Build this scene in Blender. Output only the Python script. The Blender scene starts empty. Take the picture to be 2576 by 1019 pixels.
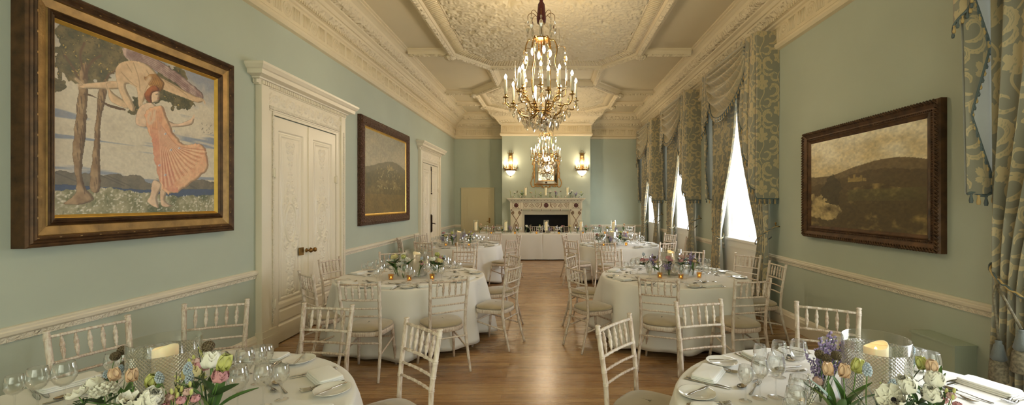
import bpy, math, random
import numpy as np
from mathutils import Vector, Matrix, Quaternion
random.seed(7); np.random.seed(7)
PI = math.pi
S = bpy.context.scene
COL = S.collection

# ------------------------------------------------------------------ camera, world, lights, exposure
cam_d = bpy.data.cameras.new('camera'); cam = bpy.data.objects.new('camera', cam_d); COL.objects.link(cam)
cam.location = (0, 0, 1.68); cam.rotation_euler = (PI/2, 0, 0)
cam_d.sensor_width = 36; cam_d.sensor_fit = 'HORIZONTAL'
cam_d.lens = 1100/2576*36                 # focal length 1100 px on a 2576 px wide frame
cam_d.shift_x = -97/2576
cam_d.shift_y = 0.0
cam_d.clip_start = .05
S.camera = cam
S.view_settings.view_transform = 'Standard'; S.view_settings.look = 'None'
S.view_settings.gamma = 1.0; S.view_settings.use_curve_mapping = False
S.view_settings.exposure = 0.26
w = bpy.data.worlds.new('World'); S.world = w; w.use_nodes = True
bg = w.node_tree.nodes['Background']; bg.inputs[0].default_value = (.86, .93, 1, 1); bg.inputs[1].default_value = 4.0
try:
    S.cycles.max_bounces = 8; S.cycles.diffuse_bounces = 3; S.cycles.glossy_bounces = 3
    S.cycles.transmission_bounces = 6; S.cycles.transparent_max_bounces = 14
    S.cycles.caustics_reflective = False; S.cycles.caustics_refractive = False
    S.cycles.sample_clamp_indirect = 6.0
    S.cycles.use_adaptive_sampling = True; S.cycles.adaptive_threshold = 0.1
except Exception: pass

def area(name, loc, rot, sx, sy, power, col, spread=PI):
    l = bpy.data.lights.new(name, 'AREA'); l.shape = 'RECTANGLE'; l.size = sx; l.size_y = sy; l.energy = power; l.color = col
    l.spread = spread
    o = bpy.data.objects.new(name, l); COL.objects.link(o); o.location = loc; o.rotation_euler = rot
    return o
WIN = [(.95, 3.16), (6.15, 8.35), (9.33, 11.53), (12.5, 14.7)]     # near and far end of the four draped windows
DAY = (.90, .95, 1.0)
for i, (a, b) in enumerate(WIN):                                   # daylight standing in each window
    area('window_daylight', (3.78, (a+b)/2, 2.4), (0, PI/2, 0), 2.6, 1.25, (110, 118, 98, 66)[i], DAY)
# added frontal fill light behind the camera; the end wall has no window
area('rear_fill_light', (0, -3.1, 2.3), (PI/2, 0, PI), 5.4, 3.0, 250, (1.0, .98, .95))

WARM = (1.0, .80, .54)
def point(name, loc, power, r=.05, col=WARM):
    l = bpy.data.lights.new(name, 'POINT'); l.energy = power; l.color = col; l.shadow_soft_size = r
    o = bpy.data.objects.new(name, l); COL.objects.link(o); o.location = loc
    return o

# ------------------------------------------------------------------ materials
def srgb(r, g, b):
    f = lambda c: (c/255/12.92) if c/255 <= .04045 else ((c/255+.055)/1.055)**2.4
    return (f(r), f(g), f(b), 1)
MATS = {}
def nt(name):
    m = bpy.data.materials.new(name); m.use_nodes = True; t = m.node_tree
    b = t.nodes['Principled BSDF']; MATS[name] = m
    return m, t, b
def N(t, typ, **k):
    n = t.nodes.new(typ)
    for a, v in k.items():
        if a.startswith('i_'): n.inputs[a[2:].replace('_', ' ')].default_value = v
        else: setattr(n, a, v)
    return n
def ramp(t, fac, stops):
    r = N(t, 'ShaderNodeValToRGB'); el = r.color_ramp.elements
    el[0].position, el[0].color = stops[0]; el[1].position, el[1].color = stops[1]
    for p, c in stops[2:]:
        e = el.new(p); e.color = c
    t.links.new(fac, r.inputs[0]); return r
def plain(name, col, rough=.5, metal=0, var=.0, vscale=8, bump=0, bscale=60, bdist=.004, spec=.5, sheen=0, emis=0, coat=0, aniso=None):
    m, t, b = nt(name)
    b.inputs['Base Color'].default_value = col; b.inputs['Roughness'].default_value = rough
    b.inputs['Metallic'].default_value = metal; b.inputs['Specular IOR Level'].default_value = spec
    b.inputs['Sheen Weight'].default_value = sheen; b.inputs['Coat Weight'].default_value = coat
    tc = N(t, 'ShaderNodeTexCoord')
    if var > 0:
        n = N(t, 'ShaderNodeTexNoise', i_Scale=vscale, i_Detail=5.0)
        t.links.new(tc.outputs['Object'], n.inputs['Vector'])
        d = tuple(c*(1-var) for c in col[:3])+(1,); l_ = tuple(min(1, c*(1+var)) for c in col[:3])+(1,)
        r = ramp(t, n.outputs['Fac'], [(.3, d), (.7, l_)]); t.links.new(r.outputs[0], b.inputs['Base Color'])
    if bump > 0:
        n = N(t, 'ShaderNodeTexNoise', i_Scale=bscale, i_Detail=4.0)
        t.links.new(tc.outputs['Object'], n.inputs['Vector'])
        bp = N(t, 'ShaderNodeBump', i_Strength=bump, i_Distance=bdist)
        t.links.new(n.outputs['Fac'], bp.inputs['Height']); t.links.new(bp.outputs[0], b.inputs['Normal'])
    if emis: b.inputs['Emission Color'].default_value = col; b.inputs['Emission Strength'].default_value = emis
    return m
def emit(name, col, s):
    m, t, b = nt(name); b.inputs['Base Color'].default_value = (0, 0, 0, 1)
    b.inputs['Emission Color'].default_value = col; b.inputs['Emission Strength'].default_value = s; return m
def thin_glass(name, tint=(1, 1, 1, 1), blend=.12, gloss=.02, top=.9, pattern=None, lo=.025):
    """thin clear glass: a transparent sheet whose mirror part grows towards the edges"""
    m = bpy.data.materials.new(name); m.use_nodes = True; t = m.node_tree; t.nodes.clear(); MATS[name] = m
    o = N(t, 'ShaderNodeOutputMaterial'); mx = N(t, 'ShaderNodeMixShader')
    tr = N(t, 'ShaderNodeBsdfTransparent'); tr.inputs[0].default_value = tint
    gl = N(t, 'ShaderNodeBsdfGlossy'); gl.inputs['Roughness'].default_value = gloss; gl.inputs[0].default_value = (1, 1, 1, 1)
    lw = N(t, 'ShaderNodeLayerWeight', i_Blend=blend)
    mr = N(t, 'ShaderNodeMapRange'); mr.inputs['To Min'].default_value = lo; mr.inputs['To Max'].default_value = top
    t.links.new(lw.outputs['Facing'], mr.inputs[0]); 
    t.links.new(mr.outputs[0], mx.inputs[0]); t.links.new(tr.outputs[0], mx.inputs[1]); t.links.new(gl.outputs[0], mx.inputs[2])
    t.links.new(mx.outputs[0], o.inputs[0])
    if pattern:            # cut diamonds: a bump on the mirror part and a little frosting in the grooves
        tc = N(t, 'ShaderNodeTexCoord'); sep = N(t, 'ShaderNodeSeparateXYZ'); t.links.new(tc.outputs['UV'], sep.inputs[0])
        hs = []
        for sg in (1, -1):
            ad = N(t, 'ShaderNodeMath', operation='ADD'if sg > 0 else 'SUBTRACT'); t.links.new(sep.outputs[0], ad.inputs[0]); t.links.new(sep.outputs[1], ad.inputs[1])
            mu = N(t, 'ShaderNodeMath', operation='MULTIPLY'); mu.inputs[1].default_value = pattern; t.links.new(ad.outputs[0], mu.inputs[0])
            pp = N(t, 'ShaderNodeMath', operation='PINGPONG'); pp.inputs[1].default_value = 1.0; t.links.new(mu.outputs[0], pp.inputs[0])
            hs.append(pp)
        mn = N(t, 'ShaderNodeMath', operation='MINIMUM'); t.links.new(hs[0].outputs[0], mn.inputs[0]); t.links.new(hs[1].outputs[0], mn.inputs[1])
        # the plain band under the rim: v above 0.86 of height has no cutting
        lt = N(t, 'ShaderNodeMath', operation='LESS_THAN'); lt.inputs[1].default_value = .345; t.links.new(sep.outputs[1], lt.inputs[0])
        inv = N(t, 'ShaderNodeMath', operation='SUBTRACT'); inv.inputs[0].default_value = 1.0; t.links.new(mn.outputs[0], inv.inputs[1])
        gr = N(t, 'ShaderNodeMath', operation='MULTIPLY'); t.links.new(inv.outputs[0], gr.inputs[0]); t.links.new(lt.outputs[0], gr.inputs[1])
        bp = N(t, 'ShaderNodeBump', i_Strength=1.0, i_Distance=.008); t.links.new(gr.outputs[0], bp.inputs['Height'])
        t.links.new(bp.outputs[0], gl.inputs['Normal'])
        pw = N(t, 'ShaderNodeMath', operation='POWER'); pw.inputs[1].default_value = 5.0; t.links.new(gr.outputs[0], pw.inputs[0])
        ml = N(t, 'ShaderNodeMath', operation='MULTIPLY_ADD'); ml.inputs[1].default_value = .38; t.links.new(pw.outputs[0], ml.inputs[0])
        a2 = N(t, 'ShaderNodeMath', operation='MULTIPLY'); a2.inputs[1].default_value = .25; t.links.new(lt.outputs[0], a2.inputs[0])
        t.links.new(mr.outputs[0], ml.inputs[2])
        a3 = N(t, 'ShaderNodeMath', operation='ADD', use_clamp=True); t.links.new(ml.outputs[0], a3.inputs[0]); t.links.new(a2.outputs[0], a3.inputs[1])
        t.links.new(a3.outputs[0], mx.inputs[0]); gl.inputs['Roughness'].default_value = .12
    return m

CREAM = srgb(232, 216, 182)
WALL = plain('sage_wall_paint', srgb(188, 195, 177), .75, var=.035, vscale=1.3, bump=.12, bscale=220, bdist=.002, spec=.25)
PLASTER = plain('cream_plaster', CREAM, .6, var=.02, vscale=3, spec=.3)
CEIL = plain('ceiling_paint', srgb(226, 212, 180), .7, var=.02, vscale=1.2, spec=.25)
GLOSSCREAM = plain('cream_gloss_paint', srgb(238, 227, 203), .32, var=.02, vscale=2, spec=.5)
def relief_mat(name, col, scale, strength, dist, kind='voronoi'):
    m, t, b = nt(name); b.inputs['Roughness'].default_value = .6; b.inputs['Base Color'].default_value = col
    tc = N(t, 'ShaderNodeTexCoord')
    n0 = N(t, 'ShaderNodeTexNoise', i_Scale=scale*.6, i_Detail=2.0); t.links.new(tc.outputs['Object'], n0.inputs['Vector'])
    mv = N(t, 'ShaderNodeVectorMath', operation='MULTIPLY_ADD'); mv.inputs[1].default_value = (.12,)*3
    t.links.new(n0.outputs['Color'], mv.inputs[0]); t.links.new(tc.outputs['Object'], mv.inputs[2])
    v = N(t, 'ShaderNodeTexVoronoi', i_Scale=scale); v.feature = 'SMOOTH_F1'; t.links.new(mv.outputs[0], v.inputs['Vector'])
    bp = N(t, 'ShaderNodeBump', i_Strength=strength, i_Distance=dist); bp.invert = True
    t.links.new(v.outputs['Distance'], bp.inputs['Height']); t.links.new(bp.outputs[0], b.inputs['Normal'])
    return m
FOLIAGE = relief_mat('cream_foliage_relief', CREAM, 17, 1.0, .05)
FOLFINE = relief_mat('cream_fine_relief', srgb(238, 227, 203), 40, .9, .02)
GILT = plain('aged_gilt', srgb(144, 114, 66), .40, metal=.6, var=.35, vscale=9, bump=.5, bscale=50)
GILTBR = plain('bright_gilt', srgb(226, 186, 96), .3, metal=.85, var=.12, vscale=12)
MGILT = plain('mirror_gilt', srgb(178, 136, 78), .36, metal=.7, var=.2, vscale=20)
BRONZE = plain('dark_bronze_wood', srgb(84, 58, 34), .45, metal=.35, var=.45, vscale=14, bump=.4, bscale=40)
DARKFR = relief_mat('dark_carved_wood', srgb(92, 62, 44), 34, 1.0, .03); DARKFR.node_tree.nodes['Principled BSDF'].inputs['Metallic'].default_value = .35
DARKFR.node_tree.nodes['Principled BSDF'].inputs['Roughness'].default_value = .38
BRASS = plain('brass', srgb(160, 130, 78), .26, metal=1, var=.2, vscale=30)
OLDBRASS = plain('old_brass', srgb(138, 104, 58), .34, metal=1, var=.25, vscale=30)
IRON = plain('dark_iron', srgb(58, 44, 34), .4, metal=.8)
STEEL = plain('polished_steel', srgb(190, 186, 178), .18, metal=1)
CHINA = plain('white_china', srgb(240, 236, 226), .12, spec=.6, coat=.3)
CLOTH = plain('white_table_linen', srgb(240, 236, 228), .85, var=.012, vscale=5, bump=.06, bscale=300, bdist=.001, sheen=.15, spec=.15)
NAPKIN = plain('white_napkin_linen', srgb(246, 243, 236), .85, bump=.1, bscale=400, bdist=.001, sheen=.2, spec=.15)
CUSH = plain('beige_suede', srgb(178, 162, 132), .9, var=.09, vscale=6, sheen=.5, bump=.08, bscale=200, spec=.15)
CANDLE = plain('ivory_wax', srgb(244, 232, 196), .45, spec=.4); CANDLE.node_tree.nodes['Principled BSDF'].inputs['Subsurface Weight'].default_value = .25
CANDLE.node_tree.nodes['Principled BSDF'].inputs['Emission Color'].default_value = (1, .72, .36, 1); CANDLE.node_tree.nodes['Principled BSDF'].inputs['Emission Strength'].default_value = .22   # battery candles glow through their wax
FLAME = emit('flame_glow', (1, .55, .16, 1), 9)
BULB = emit('bulb_glow', (1, .86, .60, 1), 16)
CANDLEW = plain('candle_sleeve', srgb(240, 228, 198), .4)
GLASS = thin_glass('clear_glass', (.975, .98, .98, 1), .34, .02, 1.0)
VASEG = thin_glass('vase_glass', (.965, .975, .96, 1), .2, .03, .75)
CUT = thin_glass('cut_glass', (.97, .98, .96, 1), .22, .05, .8, pattern=110)
CRYSTAL = thin_glass('crystal', (.90, .88, .84, 1), .62, .04, 1.0, lo=.22)
AMBER = thin_glass('amber_glass', (.95, .74, .40, 1), .3, .1, .6)
WINDOWG = thin_glass('window_glass', (1, 1, 1, 1), .1, .01, .3)
MIRROR = plain('mirror_silver', srgb(225, 220, 205), .03, metal=1)
BLACKH = plain('soot_black', srgb(20, 18, 18), .7, var=.3)
MARBLE = plain('painted_marble', srgb(226, 214, 188), .4, var=.05, vscale=6)
MAROON = plain('oxblood_inlay', srgb(88, 42, 32), .5)
GREENIN = plain('faded_green_inlay', srgb(150, 152, 124), .5)
TASSEL = plain('oxblood_silk', srgb(92, 22, 22), .6, bump=.6, bscale=120, sheen=.3)
LINING = plain('grey_sateen_lining', srgb(168, 168, 160), .42, sheen=.4, var=.06, vscale=3)
ROPEB = plain('blue_grey_cord', srgb(96, 108, 108), .7, bump=.5, bscale=150)
ROPEG = plain('gold_cord', srgb(196, 168, 112), .6, bump=.5, bscale=150)
STEMG = plain('stem_green', srgb(98, 132, 62), .5, var=.15, vscale=20)
LEAFG = plain('leaf_green', srgb(82, 118, 58), .42, var=.2, vscale=18)
DARKLEAF = plain('dark_leaf_green', srgb(50, 78, 36), .5, var=.2, vscale=18)
PEACH = plain('tulip_peach', srgb(234, 200, 166), .5, var=.14, vscale=22)
YGREEN = plain('tulip_bud_green', srgb(206, 208, 128), .5, var=.1, vscale=20)
IVORYP = plain('ivory_petal', srgb(252, 248, 232), .55, var=.04, vscale=20)
BLUSH = plain('blush_petal', srgb(226, 190, 180), .55, var=.07, vscale=22)
PINKP = plain('pink_petal', srgb(218, 160, 164), .55, var=.12, vscale=22)
YELLOWP = plain('pale_yellow_petal', srgb(236, 222, 160), .55, var=.05)
PALEB = plain('pale_blue_petal', srgb(192, 206, 220), .55, var=.08, vscale=60)
PURPLE = plain('lilac_petal', srgb(178, 160, 212), .55, var=.2, vscale=60)
PODB = relief_mat('seed_pod_brown', srgb(128, 112, 84), 90, .8, .01)
BLACKC = plain('anemone_black', srgb(24, 20, 34), .7, bump=1, bscale=300)
DOORC = plain('beige_door_paint', srgb(218, 202, 160), .45)
WHITEP = plain('white_joinery', srgb(236, 234, 224), .4)
LEDGREY = plain('grey_radiator_paint', srgb(172, 182, 160), .6)

def wood_chair():
    m, t, b = nt('limewashed_wood'); b.inputs['Roughness'].default_value = .5
    tc = N(t, 'ShaderNodeTexCoord'); mp = N(t, 'ShaderNodeMapping'); mp.inputs['Scale'].default_value = (90, 90, 16)
    t.links.new(tc.outputs['Object'], mp.inputs[0])
    n = N(t, 'ShaderNodeTexNoise', i_Scale=1.0, i_Detail=6.0, i_Roughness=.65); t.links.new(mp.outputs[0], n.inputs['Vector'])
    oi = N(t, 'ShaderNodeObjectInfo'); ad = N(t, 'ShaderNodeMath', operation='MULTIPLY_ADD'); ad.inputs[1].default_value = .14; 
    t.links.new(oi.outputs['Random'], ad.inputs[0]); t.links.new(n.outputs['Fac'], ad.inputs[2])
    r = ramp(t, ad.outputs[0], [(.38, srgb(184, 154, 130)), (.60, srgb(224, 208, 190)), (.8, srgb(240, 230, 216))])
    t.links.new(r.outputs[0], b.inputs['Base Color'])
    bp = N(t, 'ShaderNodeBump', i_Strength=.25, i_Distance=.002); t.links.new(n.outputs['Fac'], bp.inputs['Height']); t.links.new(bp.outputs[0], b.inputs['Normal'])
    return m
CHAIRW = wood_chair()

def wood_floor():
    m, t, b = nt('oak_strip_floor')
    tc = N(t, 'ShaderNodeTexCoord')
    br = N(t, 'ShaderNodeTexBrick', i_Scale=1.0); br.inputs['Brick Width'].default_value = 1.15; br.inputs['Row Height'].default_value = .075
    br.inputs['Mortar Size'].default_value = .0012; br.inputs['Color1'].default_value = (0, 0, 0, 1); br.inputs['Color2'].default_value = (1, 1, 1, 1)
    br.inputs['Mortar'].default_value = (0, 0, 0, 1); br.offset = .37
    t.links.new(tc.outputs['Object'], br.inputs['Vector'])
    mp = N(t, 'ShaderNodeMapping'); mp.inputs['Scale'].default_value = (1.2, 22, 1); t.links.new(tc.outputs['Object'], mp.inputs[0])
    n = N(t, 'ShaderNodeTexNoise', i_Scale=1.6, i_Detail=7.0, i_Roughness=.6, i_Distortion=.4); t.links.new(mp.outputs[0], n.inputs['Vector'])
    ad = N(t, 'ShaderNodeMath', operation='MULTIPLY_ADD'); ad.inputs[1].default_value = .32
    t.links.new(br.outputs['Color'], ad.inputs[0]); 
    m2 = N(t, 'ShaderNodeMath', operation='MULTIPLY'); m2.inputs[1].default_value = .68; t.links.new(n.outputs['Fac'], m2.inputs[0]); t.links.new(m2.outputs[0], ad.inputs[2])
    r = ramp(t, ad.outputs[0], [(.15, srgb(122, 88, 56)), (.42, srgb(164, 124, 82)), (.75, srgb(200, 162, 112))])
    mx = N(t, 'ShaderNodeMixRGB'); mx.blend_type = 'MULTIPLY'; mx.inputs[2].default_value = (.45, .4, .35, 1)
    t.links.new(br.outputs['Fac'], mx.inputs[0]); t.links.new(r.outputs[0], mx.inputs[1]); t.links.new(mx.outputs[0], b.inputs['Base Color'])
    rr = N(t, 'ShaderNodeMapRange'); rr.inputs['To Min'].default_value = .2; rr.inputs['To Max'].default_value = .36
    t.links.new(n.outputs['Fac'], rr.inputs[0]); t.links.new(rr.outputs[0], b.inputs['Roughness'])
    bp = N(t, 'ShaderNodeBump', i_Strength=.3, i_Distance=.002); bp.invert = True; t.links.new(br.outputs['Fac'], bp.inputs['Height']); t.links.new(bp.outputs[0], b.inputs['Normal'])
    b.inputs['Coat Weight'].default_value = .15; b.inputs['Coat Roughness'].default_value = .2
    return m
FLOORM = wood_floor()

def damask(name='damask_silk', ground=(146, 142, 124), gold=(196, 178, 138)):
    """pale gold leaf pattern on a blue-green ground; the pattern field rides on the cloth, the back shows the lining"""
    m, t, b = nt(name); b.inputs['Roughness'].default_value = .45; b.inputs['Sheen Weight'].default_value = .3
    at = N(t, 'ShaderNodeAttribute'); at.attribute_name = 'pat'
    ng = N(t, 'ShaderNodeTexNoise', i_Scale=260, i_Detail=2.0)
    r = ramp(t, at.outputs['Fac'], [(.485, srgb(*ground)), (.515, srgb(*gold))])
    bw = N(t, 'ShaderNodeAttribute'); bw.attribute_name = 'vein'
    mv = N(t, 'ShaderNodeMixRGB'); mv.blend_type = 'MIX'; mv.inputs[2].default_value = srgb(160, 152, 124)
    t.links.new(bw.outputs['Fac'], mv.inputs[0]); t.links.new(r.outputs[0], mv.inputs[1])
    geo = N(t, 'ShaderNodeNewGeometry'); mx = N(t, 'ShaderNodeMixRGB'); mx.inputs[2].default_value = srgb(168, 168, 160)
    t.links.new(geo.outputs['Backfacing'], mx.inputs[0]); t.links.new(mv.outputs[0], mx.inputs[1]); t.links.new(mx.outputs[0], b.inputs['Base Color'])
    bp = N(t, 'ShaderNodeBump', i_Strength=.15, i_Distance=.002); t.links.new(ng.outputs['Fac'], bp.inputs['Height']); t.links.new(bp.outputs[0], b.inputs['Normal'])
    return m
DAMASK = damask(); DAMASKS = damask('damask_swag_silk', (172, 162, 134), (194, 178, 142))
def vcol_mat():
    m, t, b = nt('oil_paint'); b.inputs['Roughness'].default_value = .42
    at = N(t, 'ShaderNodeAttribute'); at.attribute_name = 'paint'
    n = N(t, 'ShaderNodeTexNoise', i_Scale=90, i_Detail=4.0)
    mx = N(t, 'ShaderNodeMixRGB'); mx.blend_type = 'OVERLAY'; mx.inputs[0].default_value = .06
    t.links.new(at.outputs['Color'], mx.inputs[1]); t.links.new(n.outputs['Fac'], mx.inputs[2]); t.links.new(mx.outputs[0], b.inputs['Base Color'])
    bp = N(t, 'ShaderNodeBump', i_Strength=.2, i_Distance=.002); t.links.new(n.outputs['Fac'], bp.inputs['Height']); t.links.new(bp.outputs[0], b.inputs['Normal'])
    return m
PAINT = vcol_mat()

# ------------------------------------------------------------------ mesh builder
class MB:
    def __init__(s): s.v = []; s.f = []; s.mi = []; s.sm = []; s.uv = {}; s.cur = 0; s.smooth = True; s.M = None
    def vert(s, p):
        if s.M is not None: p = s.M @ Vector(p)
        s.v.append((p[0], p[1], p[2])); return len(s.v)-1
    def face(s, idx, sm=None): s.f.append(tuple(idx)); s.mi.append(s.cur); s.sm.append(s.smooth if sm is None else sm)
    def box(s, x0, x1, y0, y1, z0, z1):
        i = [s.vert(p) for p in ((x0,y0,z0),(x1,y0,z0),(x1,y1,z0),(x0,y1,z0),(x0,y0,z1),(x1,y0,z1),(x1,y1,z1),(x0,y1,z1))]
        for q in ((0,3,2,1),(4,5,6,7),(0,1,5,4),(1,2,6,5),(2,3,7,6),(3,0,4,7)): s.face([i[k] for k in q], False)
        return s
    def grid(s, P, wrapu=False, wrapv=False, flip=False):
        """P[i][j] points"""
        nu, nv = len(P), len(P[0]); base = len(s.v)
        for row in P:
            for p in row: s.vert(p)
        for i in range(nu if wrapu else nu-1):
            for j in range(nv if wrapv else nv-1):
                a = base+i*nv+j; b = base+((i+1) % nu)*nv+j; c = base+((i+1) % nu)*nv+(j+1) % nv; d = base+i*nv+(j+1) % nv
                s.face((a, d, c, b) if flip else (a, b, c, d))
        return base
    def lathe(s, prof, n=20, c=(0, 0, 0), cap=True, wob=None):
        rings = []
        for r, z in prof:
            rings.append([s.vert((c[0]+r*math.cos(2*PI*k/n)*(1 if not wob else wob(k/n, z)), c[1]+r*math.sin(2*PI*k/n)*(1 if not wob else wob(k/n, z)), c[2]+z)) for k in range(n)])
        for a, b in zip(rings, rings[1:]):
            for k in range(n): s.face((a[k], a[(k+1) % n], b[(k+1) % n], b[k]))
        if cap:
            if prof[0][0] > 1e-4: s.face(rings[0][::-1], False)
            if prof[-1][0] > 1e-4: s.face(rings[-1], False)
        return s
    def tube(s, pts, r, n=8, cap=True, closed=False):
        pts = [Vector(p) for p in pts]; m = len(pts)
        rs = r if isinstance(r, (list, tuple)) else [r]*m
        up = None; rings = []
        for i, p in enumerate(pts):
            if closed: d = pts[(i+1) % m]-pts[i-1]
            else: d = pts[min(i+1, m-1)]-pts[max(i-1, 0)]
            if d.length < 1e-9: d = Vector((0, 0, 1))
            d.normalize()
            if up is None: up = d.orthogonal().normalized()
            up = (up-d*up.dot(d)); up = up.normalized() if up.length > 1e-6 else d.orthogonal().normalized()
            sd = d.cross(up)
            rings.append([s.vert(p+(up*math.cos(2*PI*k/n)+sd*math.sin(2*PI*k/n))*rs[i]) for k in range(n)])
        for a, b in zip(rings, rings[1:]+([rings[0]] if closed else [])):
            for k in range(n): s.face((a[k], a[(k+1) % n], b[(k+1) % n], b[k]))
        if cap and not closed: s.face(rings[0][::-1], False); s.face(rings[-1], False)
        return s
    def ball(s, c, r, n=10, m=7, sc=(1, 1, 1), fn=None):
        P = []
        for i in range(m+1):
            th = PI*i/m; row = []
            for k in range(n):
                ph = 2*PI*k/n; rr = r*(fn(th, ph) if fn else 1)
                row.append((c[0]+rr*math.sin(th)*math.cos(ph)*sc[0], c[1]+rr*math.sin(th)*math.sin(ph)*sc[1], c[2]+rr*math.cos(th)*sc[2]))
            P.append(row)
        s.grid(P, wrapv=True, flip=False); return s
    def prism(s, poly, h, plane='z', off=0):
        """poly of 2-D points extruded by h; plane z: (x,y), plane y: (x,z), plane x: (y,z)"""
        def P(u, v, w): return {'z': (u, v, w), 'y': (u, w, v), 'x': (w, u, v)}[plane]
        a = [s.vert(P(u, v, off)) for u, v in poly]; b = [s.vert(P(u, v, off+h)) for u, v in poly]
        n = len(poly)
        s.face(a[::-1], False); s.face(b, False)
        for k in range(n): s.face((a[k], a[(k+1) % n], b[(k+1) % n], b[k]), False)
        return s
    def build(s, name, mats, parent=None, loc=None, rot=None, fix=True):
        me = bpy.data.meshes.new(name); me.from_pydata(s.v, [], s.f)
        mats = mats if isinstance(mats, (list, tuple)) else [mats]
        for m in mats: me.materials.append(m)
        me.polygons.foreach_set('material_index', s.mi); me.polygons.foreach_set('use_smooth', s.sm)
        if s.uv:
            l = me.uv_layers.new(name='UVMap'); vi = np.empty(len(me.loops), dtype=np.int32); me.loops.foreach_get('vertex_index', vi)
            arr = np.array([s.uv.get(i, (0, 0)) for i in range(len(s.v))], dtype=np.float32)[vi]; l.data.foreach_set('uv', arr.ravel())
        me.validate(); me.update()
        if fix:
            import bmesh
            bm = bmesh.new(); bm.from_mesh(me); bmesh.ops.recalc_face_normals(bm, faces=bm.faces); bm.to_mesh(me); bm.free()
        o = bpy.data.objects.new(name, me); COL.objects.link(o)
        if parent: o.parent = parent
        if loc: o.location = loc
        if rot: o.rotation_euler = rot
        return o
def tag(o, label=None, cat=None, group=None, kind=None):
    if label: o['label'] = label
    if cat: o['category'] = cat
    if group: o['group'] = group
    if kind: o['kind'] = kind
    return o
def thing(name, label, cat, loc=(0, 0, 0), rz=0, group=None):
    o = bpy.data.objects.new(name, None); COL.objects.link(o); o.location = loc; o.rotation_euler = (0, 0, rz)
    o.empty_display_size = .1
    return tag(o, label, cat, group)
def struct(o): o['kind'] = 'structure'; return o
KIDS = {}
def kids(o):
    if o.name not in KIDS: KIDS[o.name] = [c for c in bpy.data.objects if c.parent is o]
    return KIDS[o.name]
def dup(src, loc=None, rot=None, label=None, group=None, scale=None, parent=None):
    c = src.copy(); COL.objects.link(c); c.parent = parent
    for ch in kids(src): dup_child(ch, c)
    if loc is not None: c.location = loc
    if rot is not None: c.rotation_euler = rot if not isinstance(rot, (int, float)) else (0, 0, rot)
    if label: c['label'] = label
    if group: c['group'] = group
    if scale: c.scale = (scale,)*3 if isinstance(scale, (int, float)) else scale
    return c
def dup_child(ch, parent):
    d = ch.copy(); COL.objects.link(d); d.parent = parent
    for g in kids(ch): dup_child(g, d)
def in_view(x, y, z, m=60):
    if y < .25: return False
    u = 1385+1100*x/y; v = 510+1100*(1.68-z)/y
    return -m < u < 2576+m and -m < v < 1019+m
# ------------------------------------------------------------------ the room
XL, XR, YB, YF, ZC = -3.26, 3.22, -3.3, 14.8, 4.65
BX0, BX1, BY = -1.56, 1.28, 14.08                                  # chimney breast
mb = MB(); mb.box(XL-.2, XR+.6, YB-.2, YF+.2, -.1, 0); struct(mb.build('floor', FLOORM))
mb = MB(); mb.box(XL-.2, XR+.6, YB-.2, YF+.2, ZC, ZC+.15); struct(mb.build('ceiling', CEIL))
mb = MB(); mb.box(XL-.2, XL, YB-.2, YF+.2, 0, ZC); struct(mb.build('wall_left', WALL))
mb = MB(); mb.box(XL, XR, YF, YF+.2, 0, ZC); mb.box(BX0, BX1, BY, YF, 1.42, ZC); mb.box(BX0, -.98, BY, YF, 0, 1.42); mb.box(.70, BX1, BY, YF, 0, 1.42)
struct(mb.build('wall_far', WALL))
mb = MB(); mb.box(XL, XR, YB-.2, YB, 0, ZC); struct(mb.build('wall_back', WALL))
# right wall with four window openings
WT = .46
mb = MB(); ys = [YB-.2]; ops = []
for a, b in WIN: c = (a+b)/2; ops.append((c-.65, c+.65))
prev = YB-.2
for a, b in ops:
    mb.box(XR, XR+WT, prev, a, 0, ZC); mb.box(XR, XR+WT, a, b, 0, 1.02); mb.box(XR, XR+WT, a, b, 3.75, ZC); prev = b
mb.box(XR, XR+WT, prev, YF+.2, 0, ZC)
struct(mb.build('wall_right', WALL))

def offset_poly(P, d, closed):
    out = []; n = len(P)
    for i in range(n):
        p = Vector(P[i]).to_2d() if len(P[i]) > 2 else Vector(P[i])
        a = Vector(P[i-1]) if (i > 0 or closed) else None; b = Vector(P[(i+1) % n]) if (i < n-1 or closed) else None
        t1 = (p-a).normalized() if a is not None else None; t2 = (b-p).normalized() if b is not None else None
        if t1 is None: t1 = t2
        if t2 is None: t2 = t1
        n1 = Vector((t1.y, -t1.x)); n2 = Vector((t2.y, -t2.x)); m = (n1+n2); m = m/max(.2, m.dot(n1))
        out.append(p+m*d)
    return out
def sweep(mb, P, prof, closed=False, mats=None, step=None):
    """sweep a (offset, z) profile along a plan polyline; mats gives the material of each profile span"""
    rows = []
    for d, z in prof: rows.append([(q.x, q.y, z) for q in offset_poly(P, d, closed)])
    m = len(P)
    for k in range(len(rows)-1):
        mb.cur = mats[k] if mats else 0
        base = len(mb.v)
        for p in rows[k]: mb.vert(p)
        for p in rows[k+1]: mb.vert(p)
        for i in range(m if closed else m-1):
            j = (i+1) % m; mb.face((base+i, base+j, base+m+j, base+m+i), False)
    mb.cur = 0
ROOM = [(XL, YB), (XL, YF), (BX0, YF), (BX0, BY), (BX1, BY), (BX1, YF), (XR, YF), (XR, YB)]
CORN = [(0, 3.82), (.05, 3.83), (.075, 3.86), (.075, 3.89), (.04, 3.92), (.035, 4.17), (.06, 4.18), (.075, 4.20), (.10, 4.205), (.10, 4.235), (.12, 4.25),
        (.17, 4.31), (.18, 4.335), (.20, 4.34), (.23, 4.38), (.275, 4.40), (.285, 4.415), (.30, 4.42), (.345, 4.435), (.375, 4.475), (.39, 4.52), (.40, 4.53), (.41, 4.56), (.46, 4.59), (.49, 4.60), (.49, 4.62), (.52, 4.625), (.52, 4.65)]
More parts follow.
